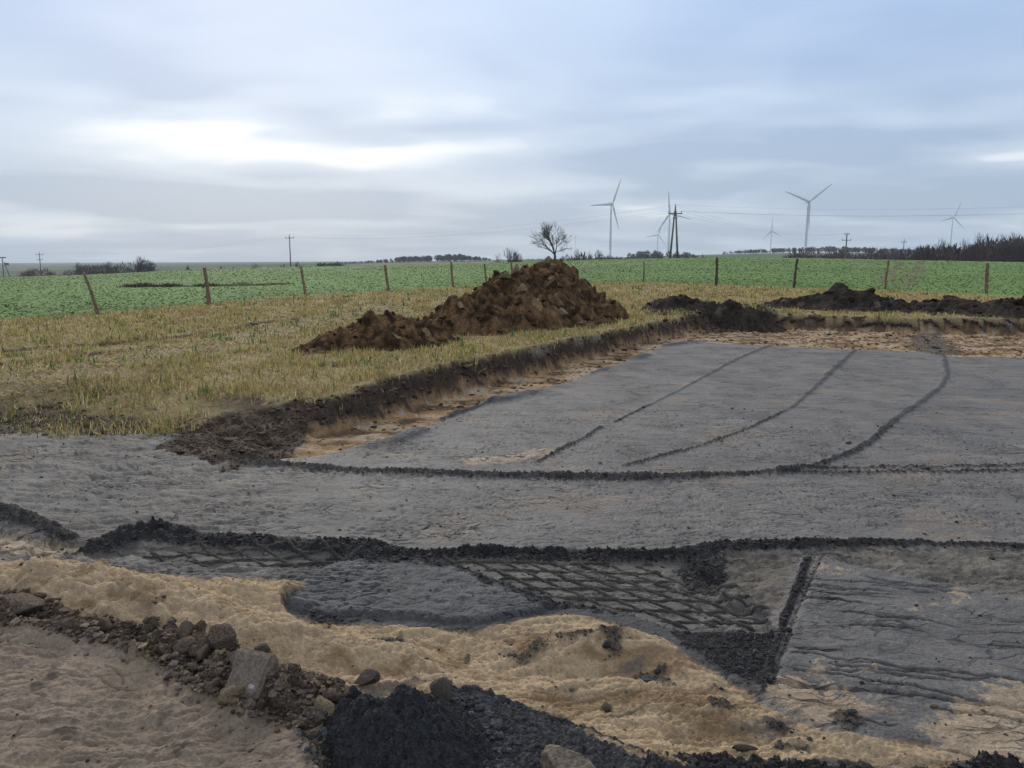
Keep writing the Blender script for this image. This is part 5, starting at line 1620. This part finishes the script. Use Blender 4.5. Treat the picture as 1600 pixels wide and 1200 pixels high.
tree('shrub', 441, 411, 330, 12, 'low shrub at the foot of the slim one-armed pole', 'shrub', 'shrub')
tree('round', 470, 408, 330, 18, 'grey round tree behind the leaning fence post by the pole')
AL = 'dark leafless alder in the dense wood at the field end'
for (a, b_, c_, d) in ((1446, 381, 262, 26), (1463, 371, 258, 30), (1480, 374, 262, 24), (1508, 371, 235, 26), (1524, 365, 232, 30), (1545, 361, 230, 34), (1562, 364, 236, 28), (1580, 361, 230, 34), (1600, 366, 228, 36), (1622, 360, 226, 36)):
    tree('round' if a % 3 else 'tall', a, b_, dist=c_, wpx=d, label=AL, group='alders of the dark wood', crown=M_TWIGR)


# woods and hedges that read as one mass
def wood(name, label, prof, dist, n, seed, mat, hmin=0.5, wk=0.55, tw=0.02, depth=40, per=240, low=0.0):
    rs = np.random.default_rng(seed); VV, FF = [], []; k0 = 0
    px_ = rs.uniform(prof[0][0], prof[-1][0], n)
    for a in px_:
        d = dist + rs.uniform(-depth / 2, depth / 2); ty = np.interp(a, [q_[0] for q_ in prof], [q_[1] for q_ in prof])
        p = AT(a, ty, d); z0 = gz(p[0], p[1]); h = max(1.0, (p[2] - z0) * rs.uniform(hmin, 1.0)); wd = h * wk * rs.uniform(.7, 1.3)
        m = per
        q_ = rs.normal(size=(m, 3)); q_ /= np.linalg.norm(q_, axis=1, keepdims=True); q_ *= rs.uniform(0.2, 1, (m, 1)) ** 0.5
        c = np.stack([q_[:, 0] * wd / 2, q_[:, 1] * wd / 2, h * (0.56 + low) + q_[:, 2] * h * 0.44], 1)
        c[:, 2] = np.maximum(c[:, 2], 0.02 * h)
        dr_ = q_ * np.array((1, 1, 0.8)) + np.array((0, 0, 0.7)) + rs.normal(0, .35, (m, 3)); dr_ /= np.linalg.norm(dr_, axis=1, keepdims=True)
        L = h * rs.uniform(.08, .2, m); e = dr_ * L[:, None]
        o = np.cross(dr_, rs.normal(size=(m, 3))); o /= np.linalg.norm(o, axis=1, keepdims=True) + 1e-9; o *= h * tw * rs.uniform(.6, 1.4, (m, 1))
        t = np.stack([c - o, c + o, c + e], 1).reshape(-1, 3)
        # stem
        st = np.array([(-0.02 * h, 0, 0), (0.02 * h, 0, 0), (0, 0, h * .9), (0, -0.02 * h, 0), (0, 0.02 * h, 0), (0, 0, h * .9)])
        t = np.concatenate([t, st]) + np.array((p[0], p[1], z0))
        VV.append(t); FF.append(np.arange(len(t)).reshape(-1, 3) + k0); k0 += len(t)
    o = mesh_np(name, np.concatenate(VV), np.concatenate(FF), mat, None, False)
    return tag(o, label, kind='stuff')


wood('hedge', 'low leafless hedge at the far edge of the crop', [(25, 421), (60, 418), (90, 416), (150, 413), (200, 409), (235, 414), (252, 419)], 345, 75, 1101, M_TWIGR, 0.40, 0.9, 0.018, 40, 190)
wood('hedge', 'sparse scrub on the skyline of the crop', [(255, 423), (300, 419), (360, 417), (430, 415), (480, 413), (505, 413)], 420, 26, 1102, M_TWIG, 0.5, 1.2)
wood('evergreen_scrub', 'dark rounded scrub at the left end of the far wood', [(498, 410), (515, 406), (535, 411)], 380, 9, 1103, M_EVER, 0.75, 1.2, 0.04)
wood('far_wood', 'hazy far woodland along the centre of the skyline', [(520, 411), (560, 408), (600, 405), (625, 401), (650, 400), (690, 398), (715, 396), (745, 400), (768, 404)], 900, 240, 1104, M_TWIG, 0.40, 0.8, 0.05, 150)
wood('far_wood', 'thin far tree line behind the lone bare tree', [(760, 406), (840, 405), (900, 402), (960, 403)], 950, 60, 1105, M_TWIG, 0.4, 0.9, 0.05, 120)
wood('hedge', 'bushes under the lone bare tree', [(848, 399), (880, 396), (910, 393), (940, 398), (975, 403)], 285, 34, 1106, M_TWIG, 0.5, 0.9)
wood('far_wood', 'grey row of trees behind the A-frame pole', [(968, 397), (1000, 392), (1040, 391), (1075, 394), (1092, 398)], 700, 44, 1107, M_TWIG, 0.6, 0.7, 0.035, 100)
wood('far_wood', 'bare wood on the ridge between two turbines', [(1130, 393), (1170, 390), (1215, 387), (1250, 386), (1300, 384), (1370, 387), (1440, 388)], 880, 230, 1108, M_TWIG, 0.5, 0.8, 0.035, 120)
wood('hedge', 'reddish-brown hedge behind the crop', [(1235, 394), (1262, 385), (1305, 387), (1330, 395), (1350, 389), (1385, 386), (1400, 392), (1425, 384), (1445, 388)], 330, 60, 1109, M_TWIGR, 0.65, 0.8)
wood('hedge', 'dense dark undergrowth of the right-hand wood', [(1425, 390), (1450, 384), (1485, 383), (1495, 388), (1510, 378), (1560, 374), (1660, 374), (1700, 376)], 250, 90, 1110, M_TWIGR, 0.6, 0.75, 0.026, 30, 300)

# ------------------------------------------------------------------ air
hz = bpy.data.materials.new('haze_air'); hz.use_nodes = True; hn = hz.node_tree; hn.nodes.clear()
pv = hn.nodes.new('ShaderNodeVolumePrincipled'); pv.inputs['Color'].default_value = (0.82, 0.90, 1.0, 1); pv.inputs['Density'].default_value = 0.00016
ho = hn.nodes.new('ShaderNodeOutputMaterial'); hn.links.new(pv.outputs[0], ho.inputs['Volume'])
zlo = float(Z.min()) - 1.0
haze = MB().box((0, 0, (zlo + 190) / 2), 12400, 12400, 190 - zlo).build('haze', hz)
tag(haze, 'thin winter haze over the fields', kind='stuff')
